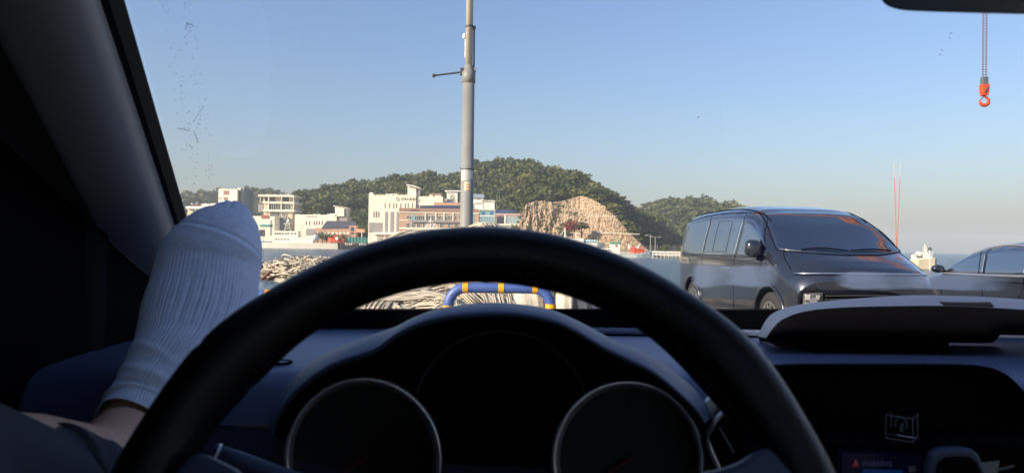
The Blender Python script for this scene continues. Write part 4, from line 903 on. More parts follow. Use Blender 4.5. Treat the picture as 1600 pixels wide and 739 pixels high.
def van():
    A=W(1207,500,10.2); rz=math.atan2(.075,1)
    # local frame: nose at -y ; wheel at local (-.93,-1.70)
    lc=Vector((-.93,-1.70,0)); rot=Matrix.Rotation(rz,3,'Z'); org=Vector((A.x,10.2,0))-rot@lc
    r=empty('parked_van','x' and org,'dark navy people carrier with a long sloping windscreen parked nose towards us','van',rz=rz)
    T=[(-2.62,.92),(-2.58,1.0),(-2.5,1.06),(-2.3,1.155),(-2.0,1.27),(-1.7,1.42),(-1.3,1.645),(-.95,1.80),(-.6,1.90),(-.1,1.965),(.6,1.985),(1.5,1.97),(2.2,1.93),(2.45,1.87),(2.58,1.72),(2.62,1.55)]
    P=[(-2.62,.90),(-2.5,.95),(-2.2,.985),(-1.5,1),(1.8,1),(2.4,.97),(2.62,.93)]
    wh=[(-1.70,.36,-1),(-1.70,.36,1),(1.57,.36,-1),(1.57,.36,1)]
    bv=carbody(T,P,5.24,1.0,.22,1.08,.17,.30,.24,m_paint,r,wh,.44,xe=4.2)
    for (y,z,s_) in wh:
        wheel(r,s_*.86,y,.36,s_)
        m=MB(); pp=[]
        for t in np.linspace(-.35,PI+.35,26):
            yy=y+.455*math.cos(t); zz=z+.455*math.sin(t); h=bv.ray_cast(Vector((s_*3,yy,zz)),Vector((-s_,0,0)))
            if h[0] is not None: pp.append(h[0]+Vector((s_*.004,0,0)))
        m.tube(pp,.022,8); m.build('wheel_arch_lip',m_paint,r,local=True,smooth=True)
        m=MB(); m.lathe([(.43,-.30),(.43,.10)],(s_*.80,y,z),axis='X',k=30); m.build('wheel_well',m_black,r,local=True) if False else None
    # windscreen + black lower cowl
    patch(bv,[(-.72,1.815),(-.3,1.84),(0,1.845),(.3,1.84),(.72,1.815)],[(-.86,1.29),(-.4,1.245),(0,1.235),(.4,1.245),(.86,1.29)],'front',.004,m_tint,r,'windscreen',nu=40,nv=24)
    strip(bv,[(-.86,1.285),(-.4,1.235),(0,1.225),(.4,1.235),(.86,1.285)],'front',.008,.002,m_black,r,'cowl_seam')
    strip(bv,[(-.87,1.29),(-.83,1.5),(-.76,1.72),(-.72,1.82)],'front',.006,.002,m_black,r,'screen_seam')
    strip(bv,[(.87,1.29),(.83,1.5),(.76,1.72),(.72,1.82)],'front',.006,.002,m_black,r,'screen_seam')
    for a,b_ in (((-.62,1.275),(-.05,1.262)),((-.02,1.268),(.60,1.275))): strip(bv,[a,((a[0]+b_[0])/2,a[1]+.02),b_],'front',.012,.022,m_black,r,'wiper')
    # bonnet seams and light bar
    strip(bv,[(-.80,1.285),(-.86,1.16),(-.88,1.03)],'front',.006,.001,m_black,r,'bonnet_seam'); strip(bv,[(.80,1.285),(.86,1.16),(.88,1.03)],'front',.006,.001,m_black,r,'bonnet_seam')
    strip(bv,[(-.88,.985),(-.4,1.0),(0,1.002),(.4,1.0),(.88,.985)],'front',.011,.004,m_chrome,r,'light_bar')
    strip(bv,[(-.88,.972),(-.4,.985),(0,.988),(.4,.985),(.88,.972)],'front',.008,.002,m_black,r,'bonnet_gap')
    for s_ in (-1,1):
        patch(bv,[(s_*.84,.745),(s_*.60,.765)],[(s_*.85,.55),(s_*.58,.53)],'front',.002,m_dkmetal,r,'headlight_recess',nu=8,nv=8)
        for q0 in range(2):
            for q1 in range(2): patch(bv,[(s_*(.82-.115*q0),.725-.10*q1),(s_*(.765-.115*q0),.73-.10*q1)],[(s_*(.825-.115*q0),.67-.10*q1),(s_*(.77-.115*q0),.665-.10*q1)],'front',.009,m_lens,r,'headlight',nu=8,nv=8)
        strip(bv,[(s_*.85,.755),(s_*.63,.775),(s_*.60,.53),(s_*.86,.55),(s_*.85,.755)],'front',.008,.006,m_black,r,'headlight_frame')
        m=MB(); h=bv.ray_cast(Vector((s_*.74,-6,.65)),Vector((0,1,0))); m.lathe([(.05,-.015),(.045,.0)],h[0]+Vector((0,-.012,0)),axis='Y',k=16); m.build('lamp_bulb',m_chrome,r,local=True)
    patch(bv,[(-.60,.76),(0,.78),(.60,.76)],[(-.60,.42),(0,.40),(.60,.42)],'front',.004,m_black,r,'grille',nu=24,nv=8)
    for z in np.arange(.45,.76,.045): strip(bv,[(-.58,z),(0,z+.01),(.58,z)],'front',.006,.010,m_dkmetal,r,'grille_bar')
    patch(bv,[(-.26,.56),(.26,.56)],[(-.26,.44),(.26,.44)],'front',.012,m_white,r,'number_plate',nu=8,nv=4)
    # side glass (both sides)
    for s_ in (-1,1):
        kw=dict(side=s_)
        patch(bv,[(-1.42,1.36),(-1.16,1.60),(-.86,1.765),(-.60,1.80)],[(-1.40,1.20),(-1.1,1.15),(-.8,1.14),(-.52,1.14)],'side',.004,m_tside,r,'front_window',**kw)
        patch(bv,[(-.50,1.805),(.2,1.83),(.98,1.83)],[(-.42,1.14),(.3,1.14),(1.02,1.14)],'side',.004,m_tside,r,'sliding_window',**kw)
        patch(bv,[(1.03,1.83),(1.6,1.81),(2.18,1.76)],[(1.07,1.14),(1.7,1.15),(2.38,1.19)],'side',.004,m_tside,r,'rear_window',**kw)
        strip(bv,[(-.05,1.72),(.50,1.73),(.55,1.70),(.56,1.28),(.50,1.25),(-.02,1.25),(-.06,1.28),(-.06,1.70)],'side',.0035,.005,m_black,r,'vent_frame',**kw)
        for pl in ([(-1.46,1.19),(-1.1,1.125),(-.5,1.12),(.5,1.12),(1.4,1.125),(2.42,1.17)],[(-.50,1.80),(-.44,1.12),(-.44,.8),(-.46,.30)],[(1.02,1.83),(1.05,1.12),(1.02,.8),(.98,.35)],[(-1.44,1.18),(-1.46,.95),(-1.30,.80)],[(-1.16,.30),(.98,.30)]):
            strip(bv,pl,'side',.0035,.001,m_black,r,'door_seam',**kw)
        strip(bv,[(-1.44,1.37),(-1.16,1.625),(-.86,1.79),(-.5,1.835),(.6,1.86),(1.5,1.84),(2.24,1.78)],'side',.006,.002,m_black,r,'window_trim',**kw)
        patch(bv,[(-.60,1.80),(-.50,1.805)],[(-.52,1.14),(-.42,1.14)],'side',.003,m_gloss2,r,'door_pillar',nu=4,nv=10,**kw)
        for y in (-.62,-.22): 
            hd=strip(bv,[(y-.11,1.0),(y,1.005),(y+.11,1.0)],'side',.016,.03,m_chrome if y>-.3 else m_paint,r,'door_handle',**kw)
            patch(bv,[(y-.10,1.03),(y+.10,1.03)],[(y-.10,.965),(y+.10,.965)],'side',.002,m_black,r,'handle_recess',nu=6,nv=3,**kw)
        # mirror
        mr=empty('wing_mirror',(0,0,0) if s_<0 else (-.20,.30,0)); mr.parent=r
        G=[]
        for t in np.linspace(0,PI,14):
            row=[]
            for a in np.linspace(0,2*PI,25)[:-1]:
                rs=math.sin(t)**.55; row.append((s_*(1.14+.11*rs*math.copysign(abs(math.cos(a))**.6,math.cos(a))),-1.52+.09*-math.cos(t)*1.0,1.295+.125*rs*math.copysign(abs(math.sin(a))**.7,math.sin(a))))
            G.append(row)
        MB().grid(G,closed_v=True).build('mirror_housing',m_paint,mr,local=True,smooth=True)
        m=MB(); m.tube([(s_*.93,-1.42,1.19),(s_*1.02,-1.48,1.18),(s_*1.10,-1.52,1.20)],[.05,.035,.03],10); m.build('mirror_arm',m_black,mr,local=True,smooth=True)
        patch(bv,[(-1.50,1.30),(-1.32,1.42)],[(-1.48,1.12),(-1.30,1.14)],'side',.012,m_black,r,'mirror_base',nu=6,nv=6,th=.012,**kw)
    strip(bv,[(-.70,-1.1),(-.72,0),(-.72,1.2),(-.68,2.1)],'top',.010,.002,m_black,r,'roof_rail'); strip(bv,[(.70,-1.1),(.72,0),(.72,1.2),(.68,2.1)],'top',.010,.002,m_black,r,'roof_rail')
    m=MB(); m.box((-.85,-2.35,.20),(.85,2.4,.30)); m.build('underbody',m_black,r,local=True)
    for (y,z,s_) in wh[::2]:
        m=MB(); m.tube([(-.8,y,z),(.8,y,z)],.06,8); m.build('axle',m_black,r,local=True)
van()
def sedan():
    X=7.45; Y=12.1
    r=empty('parked_sedan',(X+.92,Y,0),'dark grey sedan with chrome framed side windows at the right edge','sedan',rz=PI+.02)
    T=[(-2.42,.62),(-2.38,.72),(-2.2,.82),(-1.7,.93),(-1.3,.99),(-1.15,1.02),(-.8,1.19),(-.45,1.33),(-.1,1.42),(.35,1.47),(.9,1.475),(1.3,1.43),(1.7,1.32),(2.05,1.20),(2.2,1.15),(2.38,1.06),(2.42,.9)]
    P=[(-2.42,.84),(-2.2,.93),(-1.6,.985),(-1,1),(1.4,1),(2.1,.96),(2.42,.88)]
    wh=[(-1.42,.34,-1),(-1.42,.34,1),(1.36,.34,-1),(1.36,.34,1)]
    bv=carbody(T,P,4.84,.93,.2,.90,.30,.30,.20,m_paint2,r,wh,.40)
    for (y,z,s_) in wh: wheel(r,s_*.81,y,.34,s_)
    for s_ in (-1,1):
        kw=dict(side=s_)
        patch(bv,[(-1.02,1.0),(-.72,1.14),(-.3,1.29),(-.02,1.345)],[(-1.0,.95),(-.7,.94),(-.3,.94),(.06,.945)],'side',.004,m_tside,r,'front_window',**kw)
        patch(bv,[(.03,1.345),(.3,1.375),(.65,1.375),(.98,1.34)],[(.11,.945),(.4,.95),(.7,.955),(1.0,.965)],'side',.004,m_tside,r,'rear_window',**kw)
        patch(bv,[(1.02,1.335),(1.2,1.27),(1.45,1.12)],[(1.03,.967),(1.2,.98),(1.46,1.10)],'side',.004,m_tside,r,'quarter_window',nu=12,**kw)
        strip(bv,[(-1.08,.93),(-.7,.925),(0,.93),(.6,.937),(1.15,.955),(1.38,1.03),(1.52,1.115),(1.35,1.22),(1.1,1.33),(.9,1.375),(.6,1.40),(.3,1.40),(0,1.37),(-.3,1.315),(-.72,1.165),(-1.08,.985)],'side',.019,.006,m_satin,r,'chrome_window_trim',n=90,**kw)
        for pl in ([(.06,1.34),(.08,.93),(.08,.6),(.05,.3)],[(1.0,1.33),(1.02,.95),(1.0,.75),(.9,.6)],[(-1.0,.93),(-1.03,.6),(-.98,.3)],[(-1.0,.80),(0,.82),(1.2,.86),(2.0,.88)]): strip(bv,pl,'side',.005,.001,m_black,r,'door_seam',**kw)
        strip(bv,[(-.12,1.30),(-.02,.945)],'side',.006,.005,m_black,r,'window_divider',n=10,**kw)
        for y in (-.12,.92): strip(bv,[(y-.1,.86),(y,.865),(y+.1,.86)],'side',.013,.022,m_paint2,r,'door_handle',**kw)
        mr=empty('wing_mirror',(0,0,0)); mr.parent=r; G=[]
        for t in np.linspace(0,PI,12):
            row=[]
            for a in np.linspace(0,2*PI,21)[:-1]:
                rs=math.sin(t)**.6; row.append((s_*(1.02+.11*rs*math.cos(a)),-.98+.07*-math.cos(t),1.0+.07*rs*math.sin(a)))
            G.append(row)
        MB().grid(G,closed_v=True).build('mirror_housing',m_paint2,mr,local=True,smooth=True); m=MB(); m.tube([(s_*.86,-.95,.95),(s_*.98,-.98,.97)],.025,8); m.build('mirror_arm',m_black,mr,local=True)
        patch(bv,[(s_*.30,.80),(s_*.78,.78)],[(s_*.34,.70),(s_*.80,.66)],'front',.006,m_lens,r,'headlight',nu=8,nv=5)
    patch(bv,[(-.60,1.36),(0,1.39),(.60,1.36)],[(-.72,1.07),(0,1.03),(.72,1.07)],'front',.004,m_tint,r,'windscreen',nu=24,nv=12)
    patch(bv,[(-.55,1.35),(0,1.36),(.55,1.35)],[(-.62,2.0),(0,2.05),(.62,2.0)],'top',.004,m_tint,r,'rear_screen',nu=20,nv=12)
    m=MB(); m.box((-.8,-2.1,.18),(.8,2.1,.28)); m.build('underbody',m_black,r,local=True)
sedan()

# ================================================================ OUR OWN CAR
car=empty('car_interior',(.37,0,0),'dark car cabin around the viewer with wheel, dashboard and windscreen','car')
XL,XR=-.50,1.24
def P2(px,py,d): return W(px,py,d)
# windscreen
A_top=W(180,0,.60); A_bot=W(287,355,.95); av=(A_bot-A_top)
def pill(t): return A_top+av*t          # t=0 top of picture, 1 at the sock, beyond to dash
pl_low=pill(1.45); pl_hi=pill(-.55)
def base_c(s):                           # windscreen foot line from left to right
    cx=.37; u=(s-.5)*2; y=1.20-.10*u*u; return Vector((cx+u*(cx-pl_low.x), y, 0))
def wsbase(s):
    p=base_c(s); pxs=800+F*p.x/p.y; r=ray(pxs,498); p.z=CZ+r.z*p.y/r.y; return p
def wstop(s):
    u=(s-.5)*2; p=Vector((.37+u*(.37-pl_hi.x), pl_hi.y+.05*(1-u*u), pl_hi.z+.03*(1-u*u))); return p
GW=[[wstop(s)*(1-t)+wsbase(s)*t+Vector((0,.03,.02))*4*t*(1-t) for s in np.linspace(0,1,41)] for t in np.linspace(0,1,25)]
m_ws=glassmat('windscreen_glass',(.995,1,1),1.4,.08)
ws=MB().grid(GW); wsv=[Vector(v) for v in np.concatenate(ws.v)]; wsb=BVHTree.FromPolygons(wsv,ws.f)
wso=ws.build('windscreen',m_ws,car,smooth=True)
def onws(px,py,off=.004):
    d=ray(px,py).normalized(); o=Vector((0,0,CZ)); h=wsb.ray_cast(o,d)
    return (h[0]-d*off) if h[0] is not None else o+d*1.1
# fog smudges on the glass
def fogmat(name,dens):
    m=bpy.data.materials.new(name); m.use_nodes=True; n=m.node_tree; n.nodes.clear(); o=n.nodes.new('ShaderNodeOutputMaterial')
    tr=n.nodes.new('ShaderNodeBsdfTransparent'); df=n.nodes.new('ShaderNodeBsdfTranslucent'); df.inputs[0].default_value=(.86,.9,.95,1); d2=n.nodes.new('ShaderNodeBsdfDiffuse'); d2.inputs[0].default_value=(.8,.84,.9,1)
    a0=n.nodes.new('ShaderNodeMixShader'); a0.inputs[0].default_value=.3; n.links.new(df.outputs[0],a0.inputs[1]); n.links.new(d2.outputs[0],a0.inputs[2])
    at=n.nodes.new('ShaderNodeAttribute'); at.attribute_name='film'; tc=n.nodes.new('ShaderNodeTexCoord'); nz=n.nodes.new('ShaderNodeTexNoise'); nz.inputs['Scale'].default_value=24; nz.inputs['Detail'].default_value=5; n.links.new(tc.outputs['Object'],nz.inputs[0])
    ad=n.nodes.new('ShaderNodeMath'); ad.operation='MULTIPLY_ADD'; ad.inputs[1].default_value=.6; n.links.new(nz.outputs[0],ad.inputs[0]); sub=n.nodes.new('ShaderNodeMath'); sub.operation='SUBTRACT'; sub.inputs[1].default_value=.55; n.links.new(at.outputs['Fac'],sub.inputs[0]); n.links.new(sub.outputs[0],ad.inputs[2])
    r=n.nodes.new('ShaderNodeMapRange'); r.inputs[1].default_value=0; r.inputs[2].default_value=.55; r.inputs[3].default_value=0; r.inputs[4].default_value=dens; n.links.new(ad.outputs[0],r.inputs[0])
    x=n.nodes.new('ShaderNodeMixShader'); n.links.new(r.outputs[0],x.inputs[0]); n.links.new(tr.outputs[0],x.inputs[1]); n.links.new(a0.outputs[0],x.inputs[2]); n.links.new(x.outputs[0],o.inputs[0]); return m
m_fog=fogmat('breath_film',.55)
def fog(x0,x1,yc,hh,name='fogged_patch',tilt=0):
    nu,nv=60,20; P=[];F_=[];val=[]
    for i in range(nu):
        for j in range(nv):
            u=i/(nu-1); v=j/(nv-1)*2-1; px=x0+(x1-x0)*u; hw=hh*(.55+.45*math.sin(u*PI)**.5+.15*math.sin(u*9)); P.append(onws(px,yc+tilt*(u-.5)+hw*v*1.25)[:])
            e=min(1,(1-abs(v))*2.6)*min(1,min(u,1-u)*7); val.append(max(0,e)*(.8+.2*math.sin(u*13)))
    f=[(i*nv+j,(i+1)*nv+j,(i+1)*nv+j+1,i*nv+j+1) for i in range(nu-1) for j in range(nv-1)]
    o=MB().add(P,f).build(name,m_fog,wso,fix=False); o.parent=wso
    at=o.data.attributes.new('film','FLOAT','POINT'); at.data.foreach_set('value',val)
fog(1072,1222,431,18); fog(1290,1590,440,13,tilt=6)
# insect streaks and grime
g=np.random.default_rng(31); m=MB()
def fleck(px,py,L,a,wd):
    dx,dy=math.cos(a),math.sin(a); m.add([onws(px-dx*L-dy*wd,py-dy*L+dx*wd)[:],onws(px+dx*L-dy*wd*.3,py+dy*L+dx*wd*.3)[:],onws(px+dx*L*.8+dy*wd,py+dy*L*.8-dx*wd)[:],onws(px-dx*L*.7+dy*wd,py-dy*L*.7-dx*wd)[:]],[(0,1,2,3)])
for k in range(150):
    y=g.random()*290; x=(255+y*.18 if g.random()<.6 else 290+y*.14)+g.normal()*6; fleck(x,y,.4+1.0*g.random(),g.random()*3.14,.25+.25*g.random())
for (x0,y0,x1,y1) in ((292,37,302,41),(302,190,318,168),(278,202,296,204),(303,205,309,223),(293,36,290,46)):
    for t in np.linspace(0,1,9): fleck(x0+(x1-x0)*t,y0+(y1-y0)*t+g.normal()*.6,1.2,math.atan2(y1-y0,x1-x0)+g.normal()*.2,.5)
for (x,y) in ((1484,60),(1469,86),(1472,79),(1486,52),(1091,184)): fleck(x,y,1.6,.5*g.random(),.7)
o=m.build('insect_grime',mat('grime',(.05,.045,.04),.9),wso,fix=False); o['kind']='stuff'
# black frit band at the foot and cowl
G=[]
for s in np.linspace(0,1,41):
    p=wsbase(s); t=wsbase(s)*.955+wstop(s)*.045; G.append([p+Vector((0,-.004,-.012)),t+Vector((0,-.006,0))])
MB().grid(G).build('screen_foot_band',m_rubber,car,solid=.003)
G=[[wsbase(s)+Vector((0,-.004,-.012)),wsbase(s)+Vector((0,.02,-.03)),wsbase(s)+Vector((0,.30,-.075))] for s in np.linspace(0,1,21)]
MB().grid(G).build('cowl',m_black,car,solid=.004)
# pillar weather strip and trim
ts=np.linspace(-.55,1.45,26)
m=MB(); G=[]
for t in ts:
    p=pill(t); k=p.y/F; w_=9*k; G.append([p+Vector((.0,-.012,0)),p+Vector((-w_*.95,-.02,.0)),p+Vector((-w_*1.3,.02,0)),p+Vector((-.001,.02,0))])
m.grid(G,closed_v=True).build('pillar_rubber_strip',m_rubber,car)
G=[]
for t in ts:
    p=pill(t); k=p.y/F; row=[]
    for (dx,dy) in spline([(-.002,-.008),(-.004,-.022),(-.001,-.045),(-.001,-.068),(-.008,-.090),(-.024,-.106),(-.045,-.114),(-.052,-.108)],24):
        row.append((max(XL+.03,p.x+dx), p.y+dy, p.z))
    G.append(row)
MB().grid(G).build('pillar_trim',m_pillar,car,smooth=True)
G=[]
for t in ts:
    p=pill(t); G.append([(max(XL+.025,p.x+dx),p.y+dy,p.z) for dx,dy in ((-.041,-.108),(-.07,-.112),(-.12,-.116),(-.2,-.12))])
MB().grid(G).build('pillar_shaded_side',mat('pillar_shade_tone',(.03,.031,.034),.9,spec=.1),car,smooth=True)  # dark tone stands in for shade on the pillar's cabin side
# roof, header, doors
def bar(name,a,b,mt): m=MB(); m.box(a,b); return m.build(name,mt,car)
hz=wstop(.5).z
m=MB(); y1_=pl_hi.y-.02; zz0,zz1=hz+.012,hz+.05
for a,b_ in (((XL,-1.7),(0.0,y1_)),((.78,-1.7),(XR,y1_)),((0.001,-1.7),(.779,-.62)),((0.001,.17),(.779,y1_))): m.box((a[0],a[1],zz0),(b_[0],b_[1],zz1))
m.build('headliner',m_head,car); m_sg=glassmat('side_glass',(.90,.93,.92),1.4,.5)
bar('added_roof_pane',(.001,-.619,hz+.03),(.779,.169,hz+.036),m_sg); bar('screen_header',(XL,pl_hi.y-.05,hz-.02),(XR,pl_hi.y+.03,hz+.011),m_head)  # roof opening and its pane added to let more light into the cabin
bar('rear_panel',(XL,-1.75,.35),(XR,-1.702,1.02),m_black); bar('rear_window',(XL+.15,-1.73,1.021),(XR-.15,-1.72,hz),m_sg); bar('rear_pillar',(XL,-1.75,1.021),(XL+.149,-1.702,hz),m_pillar); bar('rear_pillar',(XR-.149,-1.75,1.021),(XR,-1.702,hz),m_pillar); bar('floor_pan',(XL,-1.74,.30),(XR,1.3,.34),m_black)
bar('left_door',(XL-.06,-1.7,.34),(XL-.002,1.55,.98),m_black)
m=MB(); G=[[(XL+.02+.012*math.sin(y*23)+.01*math.sin(y*9+z*5),y,z) for z in np.linspace(.9,hz+.01,12)] for y in np.linspace(-.84,.86,70)]
MB().grid(G).build('sunshade_curtain',m_curtain,car,smooth=True,solid=.003)
zp=lambda y: pill((y-A_top.y)/av.y).z
m=MB(); m.prism([(XL-.01,.60,.90),(XL-.01,.60,zp(.60)),(XL-.01,1.20,zp(1.20)-.0),(XL-.01,1.20,.90)],(.045,0,0)); m.build('left_quarter_panel',m_black,car)
bar('left_rear_glass',(XL-.03,-1.7,.981),(XL-.02,-.86,hz+.05),m_sg); bar('left_sun_blocker',(XL-.06,-.85,.981),(XL-.01,.62,hz+.05),m_black)  # solid black panel over the left front window added to shut out sun
bar('right_door',(XR,-1.7,.34),(XR+.06,1.35,1.08),m_trim); bar('right_pillar',(XR,-.75,1.081),(XR+.05,-.55,hz+.05),m_black); bar('right_rear_glass',(XR+.01,-1.7,1.081),(XR+.02,-.76,hz+.05),m_sg); bar('firewall',(XL,1.32,.345),(XR,1.36,.98),m_black)
bar('side_window',(XR+.015,-.549,1.081),(XR+.02,.5,hz+.05),m_sg)
m=MB(); m.prism([(XR+.0,.3,hz+.04),(XR+.0,.5,hz+.04),(XR+.0,1.34,1.10),(XR+.0,1.20,1.081)],(.05,0,0)); m.build('right_front_pillar',m_pillar,car)
# bonnet, wings and wheels
G=[]
for s in np.linspace(0,1,21):
    u=(s-.5)*2; G.append([(.37+u*.80,y,1.04+.02*(1-u*u)-.30*max(0,(y-1.9)/.5)**2-.02*(y-1.4)-.06*abs(u)**6) for y in np.linspace(1.46,2.4,14)])
MB().grid(G).build('bonnet',m_paint2,car,smooth=True,solid=.01)
bar('front_body',(-.52,1.45,.25),(1.26,2.35,.68),m_paint2)
for (x,y) in ((-.47,1.75),(1.21,1.75),(-.47,-1.0),(1.21,-1.0)):
    m=MB(); m.lathe([(.2,-.1),(.33,-.11),(.34,-.09),(.34,.09),(.33,.11),(.2,.1)],(x+(-.12 if x<0 else .12),y,.34),axis='X',k=30); m.build('wheel',m_tyre,car,smooth=True)
# dashboard
prof=[(1.24,CZ-.128),(1.16,CZ-.126),(1.0,CZ-.122),(.86,CZ-.123),(.79,CZ-.127),(.765,CZ-.134),(.752,CZ-.150),(.742,CZ-.176)]
ps=spline(prof,40); xs=np.linspace(-.49,1.22,60)
MB().grid([[(x,p[0]-.05*max(0,(x-.37)/.85)**2-.03*max(0,(.0-x)/.5)**2,p[1]) for p in ps] for x in xs]).build('dashboard',m_dash,car,smooth=True,solid=.0)
dash=[c for c in car.children if c.name=='dashboard'][0]
low=spline([(.744,CZ-.178),(.738,CZ-.20),(.725,CZ-.26),(.72,CZ-.34),(.76,CZ-.48),(.9,CZ-.62)],30)
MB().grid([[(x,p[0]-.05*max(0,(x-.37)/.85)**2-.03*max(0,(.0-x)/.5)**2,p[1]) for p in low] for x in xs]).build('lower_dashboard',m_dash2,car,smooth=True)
# defroster slots near the glass
m=MB()
for a,b_ in ((910,1045),(1140,1215)):
    p=W(a,507.5,1.10); q_=W(b_,507.5,1.10); zz=CZ-.1225
    m.box((p.x,1.07,zz-.004),(q_.x,1.10,zz+.0035))
m.build('defroster_vent',m_black,car)
for a0_,a1_ in ((915,1042),(1146,1212)):
    m=MB()
    for x in np.arange(a0_,a1_,17):
        p=W(x,507,1.085); zz=CZ-.118; m.prism([(p.x,1.068,zz),(p.x+.004,1.068,zz),(p.x-.008,1.102,zz),(p.x-.012,1.102,zz)],(0,0,.0025))
    p=W(a0_,507,1.085); q_=W(a1_,507,1.085); m.box((p.x-.012,1.099,zz-.002),(q_.x,1.102,zz+.0024)); m.box((p.x-.012,1.066,zz-.002),(q_.x,1.069,zz+.0024))
    m.build('defroster_grille',m_dash,car)
m=MB(); c=W(437,562,.80); m.tube([(c.x+.012*math.cos(a),c.y+.012*math.sin(a),CZ-.125) for a in np.linspace(0,2*PI,21)[:-1]],.0015,6,closed=True); m.build('light_sensor_ring',m_black,car)

# instrument hood
inner=[(424,677),(430,652),(453,618),(481,593),(521,568),(574,550),(594,540),(622,520),(663,502),(723,491),(800,489),(861,500),(901,517),(941,541),(982,561),(1022,581),(1063,614),(1090,640),(1104,662)]
outer=[(420,668),(424,645),(445,605),(474,575),(517,548),(571,526),(597,517),(620,509),(648,495),(688,481),(744,474),(785,473),(852,481),(901,500),(962,532),(1002,548),(1043,572),(1083,605),(1109,638),(1114,652)]
N_=70
I2=spline(inner,N_); O2=spline(outer,N_)
yf=.655
G=[]
for i in range(N_):
    s=i/(N_-1); u=s*2-1
    a=W(*I2[i],yf); b_=W(*O2[i],yf+.055)
    lowp=W(*I2[i],yf)+Vector((0,.004,-.004))
    row=[]
    cdir=Vector((0,.02,-.0))
    inn=a+Vector((0,.006,-.0045)); 
    row=[inn,a+Vector((0,0,-.0015)),a+Vector((0,.004,.001)),a*.5+b_*.5+Vector((0,0,.0018)),b_]
    for t in (.25,.5,.75,1.0):
        zt_d=CZ-.124; cx_=W(770,600,.7).x
        row.append(Vector((b_.x+(cx_-b_.x)*.10*t, b_.y+.24*t, b_.z+(min(b_.z,zt_d-.01)-b_.z-.004)*sm(0,1,t)+.004*(1-t))))
    G.append(row)
MB().grid(G).build('instrument_hood',m_hood,car,smooth=True)
clus=MB(); Gc=[]
cc=(770,690)
for i in range(N_):
    a=W(*I2[i],yf)+Vector((0,.006,-.0045)); q_=(cc[0]+(I2[i][0]-cc[0])*.975,cc[1]+(I2[i][1]-cc[1])*.93); Gc.append([a,a*.4+W(*q_,.71)*.6,W(*q_,.734)])
MB().grid(Gc).build('cluster_recess',m_gloss,car,smooth=True)
m=MB(); pp=[W(cc[0]+(I2[i][0]-cc[0])*1.0,cc[1]+(I2[i][1]-cc[1])*.97,.735) for i in range(0,N_,2)]+[W(1110,900,.735),W(420,900,.735)]; m.prism(pp,(0,.004,0)); cl=m.build('instrument_cluster',m_gloss,car)
def ringp(cx,cyy,rx,ry,d,a0=0,a1=2*PI,n=64): return [W(cx+rx*math.cos(a),cyy-ry*math.sin(a),d) for a in np.linspace(a0,a1,n)]
m_ring=mat('gauge_ring_metal',(.80,.80,.88),.35,.8)
for (cx,cyy,rx,ry) in ((567,716,119,124),(981,718,116,121)):
    outerp=np.array([p[:] for p in ringp(cx,cyy,rx+5,ry+5,.715)]); innerp=np.array([p[:] for p in ringp(cx,cyy,rx-5,ry-5,.705)]); mid=np.array([p[:] for p in ringp(cx,cyy,rx+1,ry+1,.697)]); ins=np.array([p[:] for p in ringp(cx,cyy,rx-10,ry-10,.732)])
    g_=MB().grid([outerp.tolist(),mid.tolist(),innerp.tolist(),ins.tolist()]).build('gauge_ring',m_ring,cl,smooth=True); g_.location=(0,0,0)
    m=MB(); m.prism(ringp(cx,cyy,rx-11,ry-11,.731,n=49)[:-1],(0,.002,0)); dl=m.build('gauge_dial',mat('dial_black',(.003,.003,.004),.6),cl)
    m=MB()
    for k in range(21):
        a=R(225-270*k/20); r0=.84 if k%2 else .78; p=W(cx+(rx-16)*r0*math.cos(a),cyy-(ry-16)*r0*math.sin(a),.729); q_=W(cx+(rx-16)*.92*math.cos(a),cyy-(ry-16)*.92*math.sin(a),.729); m.tube([p,q_],.0005,4)
    m.build('dial_ticks',mat('dial_print',(.035,.035,.045),.7),cl)
    m=MB(); a=R(205); m.tube([W(cx+8,cyy-4,.726),W(cx+(60 if cx<700 else 60)*math.cos(a)*-0+ (rx-50)*math.cos(R(212)),cyy-(ry-50)*math.sin(R(212)),.726)],[.0016,.0005],6); m.build('gauge_needle',mat('needle_red',(.16,.02,.015),.5),cl)
m=MB(); m.tube(ringp(782,655,138,138,.728,R(15),R(165)),.0014,6); m.build('centre_display_rim',mat('rim_dark',(.05,.05,.06),.4),cl,smooth=True)

# steering wheel
swc=Vector((-.0167,.3687,CZ-.157)); tt=R(28); U=Vector((1,0,0)); V_=Vector((0,math.sin(tt),math.cos(tt))); Nn=U.cross(V_)   # Nn points away from driver? 
sw=empty('steering_wheel',tuple(swc-Vector(car.location)))
sw.parent=car
RW=.172; rw=.0163
def rimr(a):
    d=math.degrees(a)%360; k=1.0
    for c_ in (38,142): k+=.16*math.exp(-((d-c_)/11)**2)
    for c_ in (14,166): k+=.06*math.exp(-((d-c_)/7)**2)
    return rw*k
aa=np.linspace(0,2*PI,241)[:-1]; G=[]
for a in aa:
    c=swc+U*RW*math.cos(a)+V_*RW*math.sin(a); rd=(U*math.cos(a)+V_*math.sin(a)); r_=rimr(a)
    sq=.0009*math.sin(0)
    # grooves where the leather panels meet
    gd=min(abs((math.degrees(a)%360)-x) for x in (52,144)); r2=r_-(.0009*math.exp(-(gd/.4)**2))
    G.append([(c+rd*r2*math.cos(b)*1.0+Nn*r2*math.sin(b)*1.08)[:] for b in np.linspace(0,2*PI,37)[:-1]])
G.append(G[0]); 
rim_o=MB().grid(G,closed_v=True).build('wheel_rim',m_leather,sw,smooth=True)
